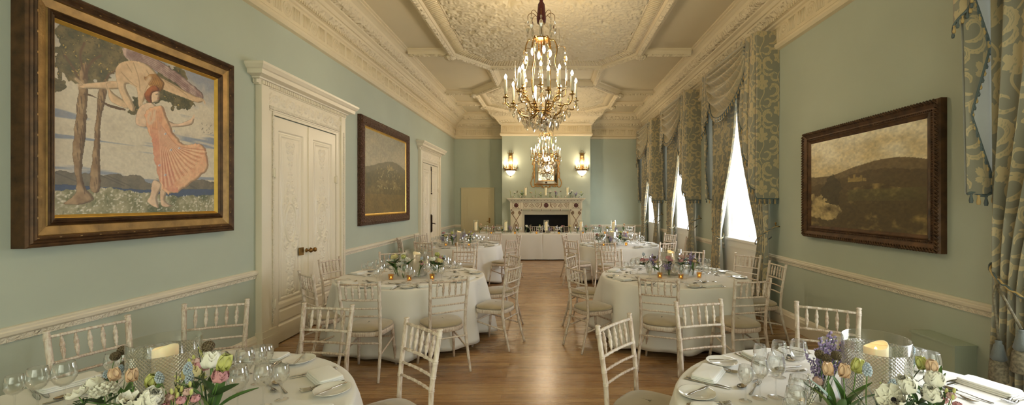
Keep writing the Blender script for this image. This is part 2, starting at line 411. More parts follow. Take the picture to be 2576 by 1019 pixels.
cm = [0]*(len(CORN)-1)
for k in (11-1, 16, 17, 18, 19): cm[k] = 1
cm[8] = 2
mb = MB(); sweep(mb, ROOM, CORN, True, cm)
corn = struct(mb.build('trim_1', [PLASTER, FOLIAGE, FOLFINE]))
# flutes and roundels along the cornice frieze (parts of the cornice)
mb = MB(); mb.smooth = True
def roundel(mb, c, ax, r=.085):
    """ax: outward unit vector (x,y)"""
    for rr, rad in ((r, .010), (r*.55, .008)):
        pts = []
        for k in range(14):
            a = 2*PI*k/14; t = (-ax[1], ax[0]); pts.append((c[0]+t[0]*rr*math.cos(a), c[1]+t[1]*rr*math.cos(a), c[2]+rr*math.sin(a)))
        mb.tube(pts, rad, 5, closed=True)
    mb.ball(c, .022, 8, 5)
def frieze_run(p0, p1, ax):
    p0 = Vector(p0); p1 = Vector(p1); L = (p1-p0).length; t = (p1-p0)/L; n = max(1, round(L/.62))
    if L < .5: return
    for k in range(n):
        cc = p0+t*(L*(k+.5)/n); roundel(mb, (cc.x+ax[0]*.037, cc.y+ax[1]*.037, 4.045), ax)
        for s_ in (-1, 1):
            for q in range(5):
                d = .125+.034*q
                if d > L/n/2-.01: continue
                c2 = cc+t*s_*d; pts = [(c2.x+ax[0]*.037, c2.y+ax[1]*.037, 3.965+.0), (c2.x+ax[0]*.037, c2.y+ax[1]*.037, 4.13)]
                mb.tube(pts, .011, 5)
frieze_run((XL, 2.0), (XL, YF), (1, 0)); frieze_run((XR, YF), (XR, 2.0), (-1, 0))
frieze_run((XL, YF), (BX0, YF), (0, -1)); frieze_run((BX0, BY), (BX1, BY), (0, -1)); frieze_run((BX1, YF), (XR, YF), (0, -1))
mb.build('frieze_ornament', PLASTER, corn, fix=False)
mb = MB()                                                          # dentils under the foliage band
def dentils(p0, p1, ax, z0, z1, d0, d1, step=.05, w=.028):
    p0 = Vector(p0); p1 = Vector(p1); L = (p1-p0).length; t = (p1-p0)/L
    for k in range(int(L/step)):
        c = p0+t*(step*(k+.5)); a = c-t*w/2; b = c+t*w/2; A = Vector(ax)
        xs = [a.x+A.x*d0, b.x+A.x*d1]; ys = [a.y+A.y*d0, b.y+A.y*d1]
        x0, x1 = (min(a.x, b.x) if ax[0] == 0 else min(a.x+A.x*d0, a.x+A.x*d1)), (max(a.x, b.x) if ax[0] == 0 else max(a.x+A.x*d0, a.x+A.x*d1))
        y0, y1 = (min(a.y, b.y) if ax[1] == 0 else min(a.y+A.y*d0, a.y+A.y*d1)), (max(a.y, b.y) if ax[1] == 0 else max(a.y+A.y*d0, a.y+A.y*d1))
        mb.box(x0, x1, y0, y1, z0, z1)
dentils((XL, 3.0), (XL, YF-.1), (1, 0), 4.205, 4.24, .09, .125); dentils((XR, YF-.1), (XR, 3.0), (-1, 0), 4.205, 4.24, .09, .125)
dentils((XL+.1, YF), (BX0-.1, YF), (0, -1), 4.205, 4.24, .09, .125); dentils((BX0, BY), (BX1, BY), (0, -1), 4.205, 4.24, .09, .125); dentils((BX1+.1, YF), (XR-.1, YF), (0, -1), 4.205, 4.24, .09, .125)
mb.build('dentil_band', PLASTER, corn, fix=False)

# chair rail and baseboards, interrupted by doors and windows
RAIL = [(0, .838), (.012, .84), (.014, .872), (.022, .878), (.03, .885), (.034, .905), (.026, .912), (.03, .925), (.02, .932), (0, .934)]
RM = [0, 1, 0, 0, 0, 0, 0, 0, 0]
BASE = [(.0, 0), (.035, 0), (.035, .15), (.028, .165), (.022, .185), (.012, .20), (0, .21)]
def rail_run(name, P, prof, mats=None):
    mb = MB(); sweep(mb, P, prof, False, mats)
    # close the two ends
    return struct(mb.build(name, [GLOSSCREAM, FOLFINE]))
D1 = (4.83, 6.80); D2 = (10.76, 12.73)
rail_run('trim_2', [(XL, YB), (XL, D1[0])], RAIL, RM); rail_run('trim_3', [(XL, D1[1]), (XL, D2[0])], RAIL, RM)
rail_run('trim_4', [(XL, D2[1]), (XL, YF), (-3.02, YF)], RAIL, RM); rail_run('trim_5', [(-1.84, YF), (BX0, YF)], RAIL, RM)
rail_run('trim_6', [(BX1, YF), (XR, YF), (XR, ops[3][1]+.14)], RAIL, RM)
rail_run('baseboard_left', [(XL, YB), (XL, D1[0])], BASE); rail_run('baseboard_left', [(XL, D1[1]), (XL, D2[0])], BASE)
rail_run('baseboard_far', [(XL, D2[1]), (XL, YF), (-3.02, YF)], BASE); rail_run('baseboard_far', [(BX1, BY), (BX1, YF), (XR, YF)], BASE)
rail_run('baseboard_right', [(XR, YF), (XR, YB)], BASE)
for k, (a, b) in enumerate([(ops[3][0], ops[2][1]), (ops[2][0], ops[1][1]), (ops[1][0], ops[0][1])]):
    rail_run(f'trim_{7+k}', [(XR, a-.14), (XR, b+.14)], RAIL, RM)

# ------------------------------------------------------------------ windows (behind the drapes)
def window(i, ya, yb):
    """sash window in a panelled white reveal"""
    x0, x1 = XR, XR+.36
    mb = MB()
    mb.box(x1, x1+.08, ya, ya+.06, 1.06, 3.75); mb.box(x1, x1+.08, yb-.06, yb, 1.06, 3.75)
    mb.box(x1+.002, x1+.078, ya+.001, yb-.001, 3.68, 3.749); mb.box(x1+.002, x1+.078, ya+.001, yb-.001, 1.061, 1.14); mb.box(x1+.002, x1+.06, ya+.001, yb-.001, 2.36, 2.42)
    for k in (1, 2): y = ya+(yb-ya)*k/3; mb.box(x1+.02, x1+.05, y-.012, y+.012, 1.1, 3.7)
    for z in (1.72, 3.02): mb.box(x1+.022, x1+.048, ya, yb, z-.012, z+.012)
    w_ = struct(mb.build(f'window_{i}', WHITEP))
    g = MB(); g.box(x1+.034, x1+.038, ya+.05, yb-.05, 1.1, 3.7); g.build('glass_pane', WINDOWG, w_)
    s_ = MB(); s_.box(XR-.05, x1, ya-.06, yb+.06, 1.02, 1.06); s_.build('window_sill', WHITEP, w_)
    for yy, sg in ((ya, 1), (yb, -1)):                             # panelled reveals
        r = MB(); r.box(XR-.01, x1, min(yy, yy+sg*.02), max(yy, yy+sg*.02), 1.06, 3.75)
        for z0, z1 in ((1.15, 1.9), (2.0, 2.75), (2.85, 3.6)):
            for a, b, c, d in ((XR+.05, XR+.30, z0, z0+.02), (XR+.05, XR+.30, z1-.02, z1), (XR+.05, XR+.07, z0+.02, z1-.02), (XR+.28, XR+.30, z0+.02, z1-.02)):
                r.box(a, b, min(yy+sg*.02, yy+sg*.034), max(yy+sg*.02, yy+sg*.034), c, d)
        r.build('reveal_panel', WHITEP, w_)
    t_ = MB(); t_.box(XR-.01, x1, ya, yb, 3.73, 3.75); t_.build('reveal_head', WHITEP, w_)
    a_ = MB(); a_.box(XR-.02, XR, ya-.14, ya, .2, 3.8); a_.box(XR-.02, XR, yb, yb+.14, .2, 3.8); a_.box(XR-.02, XR, ya-.14, yb+.14, 3.75, 3.85)
    a_.box(XR-.02, XR, ya, yb, .2, 1.02); a_.box(XR-.035, XR-.02, ya+.1, yb-.1, .32, .34); a_.box(XR-.035, XR-.02, ya+.1, yb-.1, .9, .92)
    a_.build('window_casing', WHITEP, w_)
for i, (a, b) in enumerate(ops): window(i+1, a, b)

# ------------------------------------------------------------------ ceiling ribs and relief panels
def rib(mb, P, closed, w=.1, zb=4.5, band=None):
    """band: width of a fluted band on the inner side"""
    pr = [(-w-.05, ZC), (-w-.05, ZC-.03), (-w-.02, ZC-.045), (-w, zb+.05), (-w*.8, zb+.02), (-w*.6, zb+.02), (-w*.4, zb), (0, zb-.015), (w*.4, zb), (w*.6, zb+.02), (w*.8, zb+.02), (w, zb+.05), (w+.02, ZC-.045), (w+.05, ZC-.03), (w+.05, ZC)]
    mt = [0, 0, 0, 0, 0, 1, 1, 1, 1, 0, 0, 0, 0, 0]
    sweep(mb, P, pr, closed, mt)
cx = -.1
BIG = [(cx-1.82, 2.9), (cx-1.82, 8.45), (cx-1.2, 9.28), (cx+1.2, 9.28), (cx+1.82, 8.45), (cx+1.82, 2.9), (cx+1.2, 2.1), (cx-1.2, 2.1)]
SML = [(cx-1.88, 11.55), (cx-1.88, 13.0), (cx-1.2, 13.75), (cx+1.2, 13.75), (cx+1.88, 13.0), (cx+1.88, 11.55), (cx+1.2, 10.7), (cx-1.2, 10.7)]
mb = MB(); rib(mb, BIG, True, .085)
rib(mb, SML, True, .07)
for sg in (-1, 1):
    xo = XL+.5 if sg < 0 else XR-.5
    for y in (8.5, 2.9): rib(mb, [(xo, y), (cx+sg*1.82, y)], False, .06, 4.53)
    for y in (11.6, 12.9): rib(mb, [(xo, y), (cx+sg*1.88, y)], False, .055, 4.54)
    rib(mb, [(cx+sg*1.2, 9.3), (cx+sg*1.2, 10.7)], False, .075, 4.52)
struct(mb.build('trim_10', [PLASTER, FOLIAGE], fix=True))
for q, poly, d in ((11, BIG, .09), (12, SML, .08)):                # fluted inner band of each panel frame
    mb = MB(); sweep(mb, poly, [(d, 4.56), (d+.02, 4.55), (d+.19, 4.60), (d+.2, 4.59), (d+.22, 4.60), (d+.22, ZC)], True); o = struct(mb.build(f'trim_{q}', PLASTER))
    mb = MB(); inn = offset_poly(poly, d+.03, True); out = offset_poly(poly, d+.18, True)
    for i in range(len(poly)):
        a0, a1 = inn[i], inn[(i+1) % len(poly)]; b0, b1 = out[i], out[(i+1) % len(poly)]; L = (a1-a0).length; n = int(L/.055)
        if max(a0.y, a1.y) < 3: continue
        for k in range(n):
            t = (k+.5)/n; p = a0.lerp(a1, t); r_ = b0.lerp(b1, t); mb.tube([(p.x, p.y, 4.55), (r_.x, r_.y, 4.594)], .013, 5)
    mb.build('flute', PLASTER, o, fix=False)
mb = MB()                                                          # corner bosses
for p in ((cx-1.86, 8.5), (cx+1.86, 8.5), (cx-1.93, 11.55), (cx+1.93, 11.55), (cx-1.93, 13), (cx+1.93, 13)):
    mb.ball((p[0], p[1], 4.5), .11, 14, 8, (1, 1, .55), fn=lambda th, ph: 1+.16*math.sin(5*ph)*math.sin(4*th))
struct(mb.build('trim_13', FOLIAGE, fix=False))

def stamp_curve(H, X, Y, pts, wd, h):
    """raise a rounded ridge along a polyline on a height field with axes X (rows) and Y (cols)"""
    pts = np.array(pts); r = wd*2.2
    for (x0, y0), (x1, y1) in zip(pts[:-1], pts[1:]):
        i0, i1 = np.searchsorted(X, [min(x0, x1)-r, max(x0, x1)+r]); j0, j1 = np.searchsorted(Y, [min(y0, y1)-r, max(y0, y1)+r])
        if i1 <= i0 or j1 <= j0: continue
        gx = X[i0:i1, None]; gy = Y[None, j0:j1]; dx, dy = x1-x0, y1-y0; L2 = dx*dx+dy*dy+1e-12
        t = np.clip(((gx-x0)*dx+(gy-y0)*dy)/L2, 0, 1); d = np.hypot(gx-x0-t*dx, gy-y0-t*dy)
        H[i0:i1, j0:j1] = np.maximum(H[i0:i1, j0:j1], h*np.exp(-(d/wd)**2))
def spiral(cx_, cy_, r0, turns, a0, sg=1, n=26):
    return [(cx_+r0*(1-.9*k/n)*math.cos(a0+sg*2*PI*turns*k/n), cy_+r0*(1-.9*k/n)*math.sin(a0+sg*2*PI*turns*k/n)) for k in range(n+1)]
def inside(poly, gx, gy):
    r = np.zeros(np.broadcast(gx, gy).shape, bool); n = len(poly)
    for i in range(n):
        x0, y0 = poly[i]; x1, y1 = poly[(i+1) % n]
        if y0 == y1: continue
        c = ((y0 > gy) != (y1 > gy)) & (gx < (x1-x0)*(gy-y0)/(y1-y0)+x0); r ^= c
    return r
def relief(name, poly, step, seed, scale):
    rng = np.random.RandomState(seed); P = np.array([(p.x, p.y) for p in poly]); x0, y0 = P.min(0); x1, y1 = P.max(0)
    X = np.arange(x0, x1, step); Y = np.arange(max(y0, 2.6), y1, step); H = np.zeros((len(X), len(Y)))
    xm = (x0+x1)/2; ym = (y0+y1)/2
    def sym(pts, wd, h):
        for a in (1, -1):
            for b in (1, -1): stamp_curve(H, X, Y, [(xm+a*(p[0]), ym+b*(p[1])) for p in pts], wd, h)
    hx, hy = (x1-x0)/2, (y1-y0)/2
    for _ in range(int(hx*hy/(scale*scale)*2.6)):
        px, py = rng.uniform(0, hx), rng.uniform(0, hy); r = scale*rng.uniform(.45, 1.0)
        sym(spiral(px, py, r, rng.uniform(1.1, 1.8), rng.uniform(0, 6.28), rng.choice([-1, 1])), scale*.13*rng.uniform(.7, 1.2), rng.uniform(.035, .075))
        a = rng.uniform(0, 6.28)                                    # leaf lobes off the scroll
        for q in range(5):
            aa = a+q*.55; sym([(px+r*math.cos(aa), py+r*math.sin(aa)), (px+1.45*r*math.cos(aa+.3), py+1.45*r*math.sin(aa+.3))], scale*.1, rng.uniform(.03, .065))
    for k in range(3):                                              # shields and strapwork
        px, py = hx*.55, hy*(.25+.3*k); a, b = scale*1.3, scale*1.1
        sym([(px-a, py-b), (px+a, py-b), (px+a, py+b), (px-a, py+b), (px-a, py-b)], scale*.12, .05)
        sym([(px-a*.5, py-b*.5), (px+a*.5, py-b*.5), (px+a*.5, py+b*.5), (px-a*.5, py+b*.5), (px-a*.5, py-b*.5)], scale*.1, .035)
    ins = inside([tuple(p) for p in P], X[:, None], Y[None, :])
    H[~ins] = -.03
    mb = MB(); mb.grid([[(X[i], Y[j], ZC-.012-H[i, j]) for j in range(len(Y))] for i in range(len(X))])
    struct(mb.build(name, CEIL, fix=False))
relief('trim_14', offset_poly(BIG, .28, True), .016, 3, .2)
relief('trim_15', offset_poly(SML, .26, True), .022, 5, .2)

# ------------------------------------------------------------------ the carved double doors of the left wall
def leaf_field(w, h, step=.007):
    U = np.arange(0, w+1e-6, step); V = np.arange(0, h+1e-6, step); H = np.zeros((len(U), len(V)))
    gu, gv = U[:, None], V[None, :]
    def rect(a, b, c, d, hgt, soft=.006):
        m = np.minimum(np.minimum(gu-a, b-gu), np.minimum(gv-c, d-gv)); return hgt*np.clip(m/soft, 0, 1)
    a, b = .115, w-.115
    H += rect(a, b, .46, h-.16, -.022); H += rect(a+.028, b-.028, .488, h-.188, .012); H += rect(a+.06, b-.06, .52, h-.22, -.012)
    H += rect(a+.075, b-.075, .535, h-.235, .006)
    H += rect(a, b, .20, .40, -.015); H += rect(a+.03, b-.03, .23, .37, .01)
    R = np.zeros_like(H); m = w/2
    def both(pts, wd=.007, hg=.014):
        stamp_curve(R, U, V, [(m+p[0], p[1]) for p in pts], wd, hg); stamp_curve(R, U, V, [(m-p[0], p[1]) for p in pts], wd, hg)
    def bouquet(z, dr):                                             # hanging (dr -1) or standing (dr 1) leaf drop
        for k in range(4):
            s_ = .085*(1-k*.22); both(spiral(.015+s_*.45, z+dr*k*.075, s_*.5, 1.2, 1.5 if dr > 0 else 4.7, -dr), .006, .013)
            both([(0, z+dr*k*.075), (s_*.8, z+dr*(k*.075+.03))], .006, .011)
        both([(0, z-dr*.02), (0, z+dr*.36)], .007, .013)
        for k in range(6): both([(0, z+dr*(.06+.05*k)), (.02*(1-k/7), z+dr*(.09+.05*k))], .005, .012)
    bouquet(h-.30, -1); bouquet(1.80, 1)
    for zc in (1.42,):
        for rx, rz, wd, hg in ((.115, .235, .008, .018), (.085, .19, .006, .012)):
            both([(rx*math.sin(t), zc+rz*math.cos(t)) for t in np.linspace(0, PI, 26)], wd, hg)
        for dz in (.27, -.27): both(spiral(.075, zc+dz, .05, 1.3, 0, 1 if dz > 0 else -1), .008, .018); both(spiral(.13, zc+dz*.72, .035, 1.2, 2, -1), .007, .015)
        for k in range(7): both(spiral(.02+.02*(k % 3), zc-.13+.045*k, .028, 1.1, k, 1), .005, .012)
        both([(.10, zc+.34), (.15, zc+.30), (.155, zc+.12), (.13, zc), (.155, zc-.12), (.15, zc-.30), (.10, zc-.34)], .006, .012)
    for k in range(4): both(spiral(.04+.02*(k % 2), 1.02-.06*k, .04-.004*k, 1.2, k*2., -1), .006, .013)
    both([(0, 1.10), (0, .78)], .007, .012)
    bouquet(.56, 1)
    both([(.14, .56), (.14, 2.30)], .003, .006)
    return U, V, H+R
def door_leaf(name, y0, y1, zt, x):
    U, V, H = leaf_field(y1-y0, zt)
    mb = MB(); mb.grid([[(x+H[i, j], y0+U[i], V[j]+.012) for j in range(len(V))] for i in range(len(U))], flip=True)
    mb.box(x-.03, x-.024, y0, y1, .012, zt)
    return mb
def panel_door(i, yo):
    mb = MB()
    for a, b in ((4.83, 5.07), (6.56, 6.80)):                       # pilaster casings with a step and base block
        mb.box(XL-.01, XL+.045, a+.002, b-.002, 0, 2.99)
        mb.box(XL-.01, XL+.07, *( (a, a+.13) if a < 5 else (b-.13, b)), .001, 2.991)
        mb.box(XL, XL+.085, a-.01, b+.01, 0, .24); mb.box(XL, XL+.095, a-.02, b+.02, 0, .17)
    mb.box(XL, XL+.045, 5.07, 6.56, 2.70, 2.99)
    mb.box(XL, XL+.055, 5.0, 6.63, 2.735, 2.75)
    root = struct(mb.build(f'door_{i}', GLOSSCREAM))
    root.location = (0, yo, 0)
    mb = MB(); mb.box(XL+.045, XL+.06, 4.99, 6.64, 2.755, 2.79); mb.box(XL+.045, XL+.058, 5.045, 5.07, .25, 2.75); mb.box(XL+.07, XL+.078, 6.72, 6.76, .25, 2.75)
    mb.build('carved_bead', FOLFINE, root)
    U = np.arange(4.86, 6.78, .009); V = np.arange(2.80, 2.975, .009); H = np.zeros((len(U), len(V)))   # acanthus frieze
    for k in range(12):
        c = 4.94+k*.16
        stamp_curve(H, U, V, spiral(c, 2.88, .055, 1.4, 0, 1 if k % 2 else -1), .009, .022)
        for q in range(3): stamp_curve(H, U, V, [(c+.06, 2.82+q*.04), (c+.10, 2.86+q*.04)], .009, .018)
    mb = MB(); mb.grid([[(XL+.046+H[a, b], U[a], V[b]) for b in range(len(V))] for a in range(len(U))]); mb.build('carved_frieze', GLOSSCREAM, root)
    pr = [(0, 2.98), (.06, 2.985), (.065, 3.04), (.085, 3.045), (.09, 3.06), (.16, 3.075), (.165, 3.12), (.18, 3.13), (.205, 3.165), (.21, 3.19), (0, 3.192)]
    mb = MB(); sweep(mb, [(XL, 4.855), (XL+.0001, 4.856), (XL+.0001, 6.774), (XL, 6.775)], pr, False)
    # returns at both ends
    for yy, sg in ((4.855, -1), (6.775, 1)):
        rows = [[(XL, yy+sg*d, z), (XL+d, yy+sg*d, z)] for d, z in pr]; mb.grid(rows)
        rows = [[(XL+d, yy+sg*d, z), (XL+d, yy, z)] for d, z in pr]; mb.grid(rows)
    mb.smooth = False
    co = mb.build('door_cornice', GLOSSCREAM, root)
    for p in co.data.polygons: p.use_smooth = False
    d_ = MB()
    for k in range(52): y = 4.84+k*.038; d_.box(XL+.06, XL+.083, y, y+.022, 2.995, 3.035)
    for k in range(2): d_.box(XL+.01+.03*k, XL+.03+.03*k, 4.77, 4.795, 2.995, 3.035)
    d_.build('dentil', GLOSSCREAM, co, fix=False)
    st = MB(); st.box(XL, XL+.02, 5.07, 6.56, 0, .012); st.build('threshold', BRONZE, root)
    for y0, y1 in ((5.07, 5.815), (5.822, 6.56)):
        lf = door_leaf('door_leaf', y0, y1, 2.68, XL+.036).build('door_leaf', GLOSSCREAM, root, fix=False)
        hy = y0+.01 if y0 < 5.5 else y1-.01
        for hz in (.50, 2.02): h_ = MB(); h_.box(XL+.03, XL+.062, hy-.028, hy+.028, hz-.045, hz+.045); h_.tube([(XL+.062, hy, hz-.06), (XL+.062, hy, hz+.06)], .007, 8); h_.build('hinge', GLOSSCREAM, lf)
        if i == 1:
            ky = 5.77 if y0 < 5.5 else 5.87
            k_ = MB(); k_.M = Matrix.Translation((XL+.036, ky, 1.05)) @ Matrix.Rotation(PI/2, 4, 'Y')
            k_.lathe([(.0, 0), (.026, 0), (.028, .006), (.011, .012), (.010, .035), (.020, .043), (.029, .052), (.031, .065), (.024, .078), (.0, .084)], 16)
            kn = k_.build('door_knob', OLDBRASS, lf)
            if y0 < 5.5: kp = MB(); kp.box(XL+.036, XL+.05, 5.60, 5.69, 1.0, 1.1); kp.build('lock_plate', BRASS, lf)
    ab = MB(); ab.box(XL+.03, XL+.048, 5.806, 5.83, .02, 2.68); ab.build('meeting_bead', GLOSSCREAM, root)
    if i == 2:                                                      # espagnolette bolt and lever
        e = MB(); e.box(XL+.048, XL+.062, 5.79, 5.85, .88, 1.36); e.tube([(XL+.07, 5.82, .9), (XL+.07, 5.82, 1.34)], .016, 8); e.tube([(XL+.075, 5.82, 1.12), (XL+.12, 5.82, 1.12), (XL+.13, 5.93, 1.10)], .014, 8)
        e.box(XL+.048, XL+.06, 5.80, 5.84, 2.52, 2.64); e.tube([(XL+.06, 5.82, 2.58), (XL+.06, 5.82, 1.95)], .008, 6); e.ball((XL+.06, 5.82, 1.92), .022)
        e.build('door_bolt', IRON, root)
    return root
panel_door(1, 0); panel_door(2, 5.93)
# plain door of the far wall
mb = MB(); X0, X1 = -3.02, -1.90
mb.box(X0, X0+.1, YF-.035, YF, 0, 2.16); mb.box(X1-.1, X1, YF-.035, YF, 0, 2.16); mb.box(X0+.1, X1-.1, YF-.035, YF, 2.06, 2.16); mb.box(X0-.01, X1+.01, YF-.045, YF, 2.161, 2.185)
d3 = struct(mb.build('door_3', DOORC))
mb = MB(); mb.box(X0+.1, X1-.1, YF-.02, YF, .01, 2.06)
for a, b, c, d in ((X0+.2, X1-.2, .95, .965), (X0+.2, X1-.2, 1.9, 1.915), (X0+.2, X0+.215, .95, 1.915), (X1-.215, X1-.2, .95, 1.915)): mb.box(a, b, YF-.028, YF-.02, c, d)
lf = mb.build('door_leaf', DOORC, d3)
mb = MB(); mb.box(X1-.19, X1-.14, YF-.03, YF-.02, .98, 1.16); mb.tube([(X1-.165, YF-.03, 1.05), (X1-.165, YF-.065, 1.05), (X1-.25, YF-.07, 1.05)], .011, 8); mb.build('lever_handle', OLDBRASS, lf)
# radiator casing under the right-hand painting
mb = MB(); mb.box(3.05, XR-.001, 3.3, 3.7, 0, .585); t = mb.build('radiator_cover', LEDGREY)
tag(t, 'small sage-painted boxed radiator cover on the floor against the right wall', 'radiator cover')
mb = MB(); mb.box(3.04, XR-.001, 3.29, 3.71, .585, .6); mb.build('lid', LEDGREY, t)
# ------------------------------------------------------------------ chairs
def lerp(a, b, t): return a+(b-a)*t
def bamboo(p0, p1, r0, r1, knots, ring=1.22, n=9, bend=None, seg=None):
    """points and radii of a turned stick with bamboo rings at the given fractions"""
    p0, p1 = Vector(p0), Vector(p1); L = (p1-p0).length; ts = {0.0, 1.0}
    for k in range(1, seg or 4): ts.add(k/(seg or 4))
    for k in knots:
        for d in (-.008, -.0045, -.002, .002, .0045, .008): ts.add(min(1, max(0, k+d/L)))
    ts = sorted(ts); pts = []; rs = []
    for t in ts:
        p = p0.lerp(p1, t)+(bend(t) if bend else Vector((0, 0, 0))); r = lerp(r0, r1, t)
        for k in knots:
            d = abs(t-k)*L
            if abs(d-.0045) < .0012: r *= ring
            elif d < .0025: r *= 1.04
        pts.append(p); rs.append(r)
    return pts, rs
def stick(name, par, p0, p1, r0, r1, knots, mat=None, **k):
    mb = MB(); pts, rs = bamboo(p0, p1, r0, r1, knots, **k); mb.tube(pts, rs, 9); return mb.build(name, mat or CHAIRW, par, fix=False)
def make_chair():
    t = thing('banquet_chair', 'x', 'chair')
    for s in (-1, 1):                                               # rear posts run from floor to crest
        ctrl = [(.198, -.285, 0), (.188, -.215, .25), (.178, -.185, .42), (.180, -.198, .62), (.190, -.245, .925)]
        pts = []; rs = []
        zs = sorted([0, .03] + [k+d for k in (.13, .26, .345, .60, .675, .757, .90) for d in (-.009, -.005, -.0015, .0015, .005, .009)] + [.05, .2, .3, .40, .44, .5, .55, .71, .83, .925])
        for z in zs:
            for a, b in zip(ctrl, ctrl[1:]):
                if a[2] <= z <= b[2]+1e-6: f = (z-a[2])/(b[2]-a[2]); x, y = lerp(a[0], b[0], f), lerp(a[1], b[1], f); break
            pts.append((s*x, y, z)); r = .0155 if z > .4 else lerp(.0125, .0165, z/.4)
            if any(abs(abs(z-k)-.005) < .001 for k in (.13, .26, .345, .60, .675, .757, .90)): r *= 1.2
            rs.append(r)
        pts += [(s*.190, -.246, .932), (s*.190, -.247, .940), (s*.190, -.247, .946)]; rs += [.013, .019, .012]
        mb = MB(); mb.tube(pts, rs, 10); mb.build('back_post', CHAIRW, t, fix=False)
        stick('leg', t, (s*.168, .155, .40), (s*.196, .20, 0), .0175, .0125, (.18, .5, .78))
        stick('stretcher', t, (s*.185, -.20, .23), (s*.178, .172, .30), .0095, .0095, (.3, .55, .8))
    X = lambda z: lerp(.178, .190, (z-.42)/.5)
    for z, y, kn, r in ((.908, -.241, (.17, .335, .5, .665, .83), .0115), (.757, -.218, (.17, .335, .5, .665, .83), .0115), (.675, -.205, (.25, .42, .58, .75), .010), (.60, -.195, (.25, .42, .58, .75), .010)):
        stick('rail', t, (-X(z), y, z), (X(z), y, z), r*.8, r*.8, kn, ring=1.28, seg=6, bend=lambda q: Vector((0, -.012*math.sin(PI*q), 0)))
    for k in range(5):
        f = (-2+k)/3.*1.0; x0 = f*X(.757)*.99; x1 = f*X(.908)*.99
        mb = MB(); pts = []; rs = []
        for q, r in ((0, .0055), (.12, .007), (.2, .0105), (.22, .008), (.30, .011), (.42, .0135), (.44, .0105), (.5, .0105), (.56, .0105), (.58, .0135), (.7, .0115), (.80, .0080), (.82, .0105), (.9, .0065), (1, .0055)):
            pts.append((lerp(x0, x1, q), lerp(-.229, -.252, q), lerp(.765, .90, q))); rs.append(r)
        mb.tube(pts, rs, 8); mb.build('spindle', CHAIRW, t, fix=False)
    stick('stretcher', t, (-.183, -.205, .345), (.183, -.205, .345), .009, .009, (.2, .4, .6, .8))
    stick('stretcher', t, (-.176, .168, .30), (.176, .168, .30), .009, .009, (.3, .5, .7))
    def seat_outline(e):
        out = []
        for k in range(40):
            a = 2*PI*k/40; cx_, sy = math.cos(a), math.sin(a)
            x = (abs(cx_)**.62)*math.copysign(1, cx_); y = (abs(sy)**.62)*math.copysign(1, sy)
            out.append((x*(.195+.018*y+e), .0+y*(.195+e)-.0))
        return out
    mb = MB(); P = []
    for e, z in ((-.02, .402), (.002, .400), (.006, .405), (.006, .438), (.001, .444), (-.03, .444)): P.append([(x, y, z) for x, y in seat_outline(e)])
    mb.grid(P, wrapv=True); mb.face(range(39, -1, -1), False); mb.build('seat_frame', CHAIRW, t)
    mb = MB(); P = []
    for e, z in ((-.01, .445), (.001, .452), (.004, .462), (-.004, .474), (-.03, .486), (-.08, .495), (-.13, .499), (-.19, .50)): P.append([(x, y, z) for x, y in seat_outline(e)])
    b0 = mb.grid(P, wrapv=True); mb.face(range(b0, b0+40), False); mb.build('seat_cushion', CUSH, t)
    return t
CH0 = make_chair(); ch_used = [0]
TAB = {'FL': (-1.80, 1.83), 'FR': (1.47, 1.89), 'ML': (-1.75, 5.53), 'MR': (1.56, 5.59), 'BL': (-1.99, 9.62), 'BR': (1.50, 9.67)}
TN = {'FL': 'front left table', 'FR': 'front right table', 'ML': 'middle left table', 'MR': 'middle right table', 'BL': 'back left table', 'BR': 'back right table'}
def side_words(tb, x, y):
    """where round a table a spot is: near is towards the open front of the picture, far towards the fireplace"""
    cx_, cy = TAB[tb]; a = math.degrees(math.atan2(y-cy, (x-cx_) if tb[1] == 'R' else -(x-cx_)))   # 0 = outer wall side
    outer = 'window' if tb[1] == 'R' else 'left wall'
    a = (a+360) % 360
    names = [f'{outer} side', f'fireplace end {outer} side', 'fireplace end', 'fireplace end aisle side', 'aisle side', 'near end aisle side', 'near end', f'near end {outer} side']
    return names[int(((a+22.5) % 360)//45)]
seen_lab = {}
def uniq(lab, extras=('', ' further in', ' again')):
    n = seen_lab.get(lab, 0); seen_lab[lab] = n+1
    return lab if n == 0 else lab+(extras[n] if n < len(extras) else '')
def place_chair(mx, my, face, label, group):
    """mx,my: middle of the two post tops; face: direction the sitter looks"""
    f = Vector(face).normalized(); rz = math.atan2(f.y, f.x)-PI/2
    loc = (mx+f.x*.247, my+f.y*.247, 0)
    if not ch_used[0]: ch_used[0] = 1; CH0.location = loc; CH0.rotation_euler = (0, 0, rz); tag(CH0, label, 'chair', group); return CH0
    return dup(CH0, loc, rz, label, group)
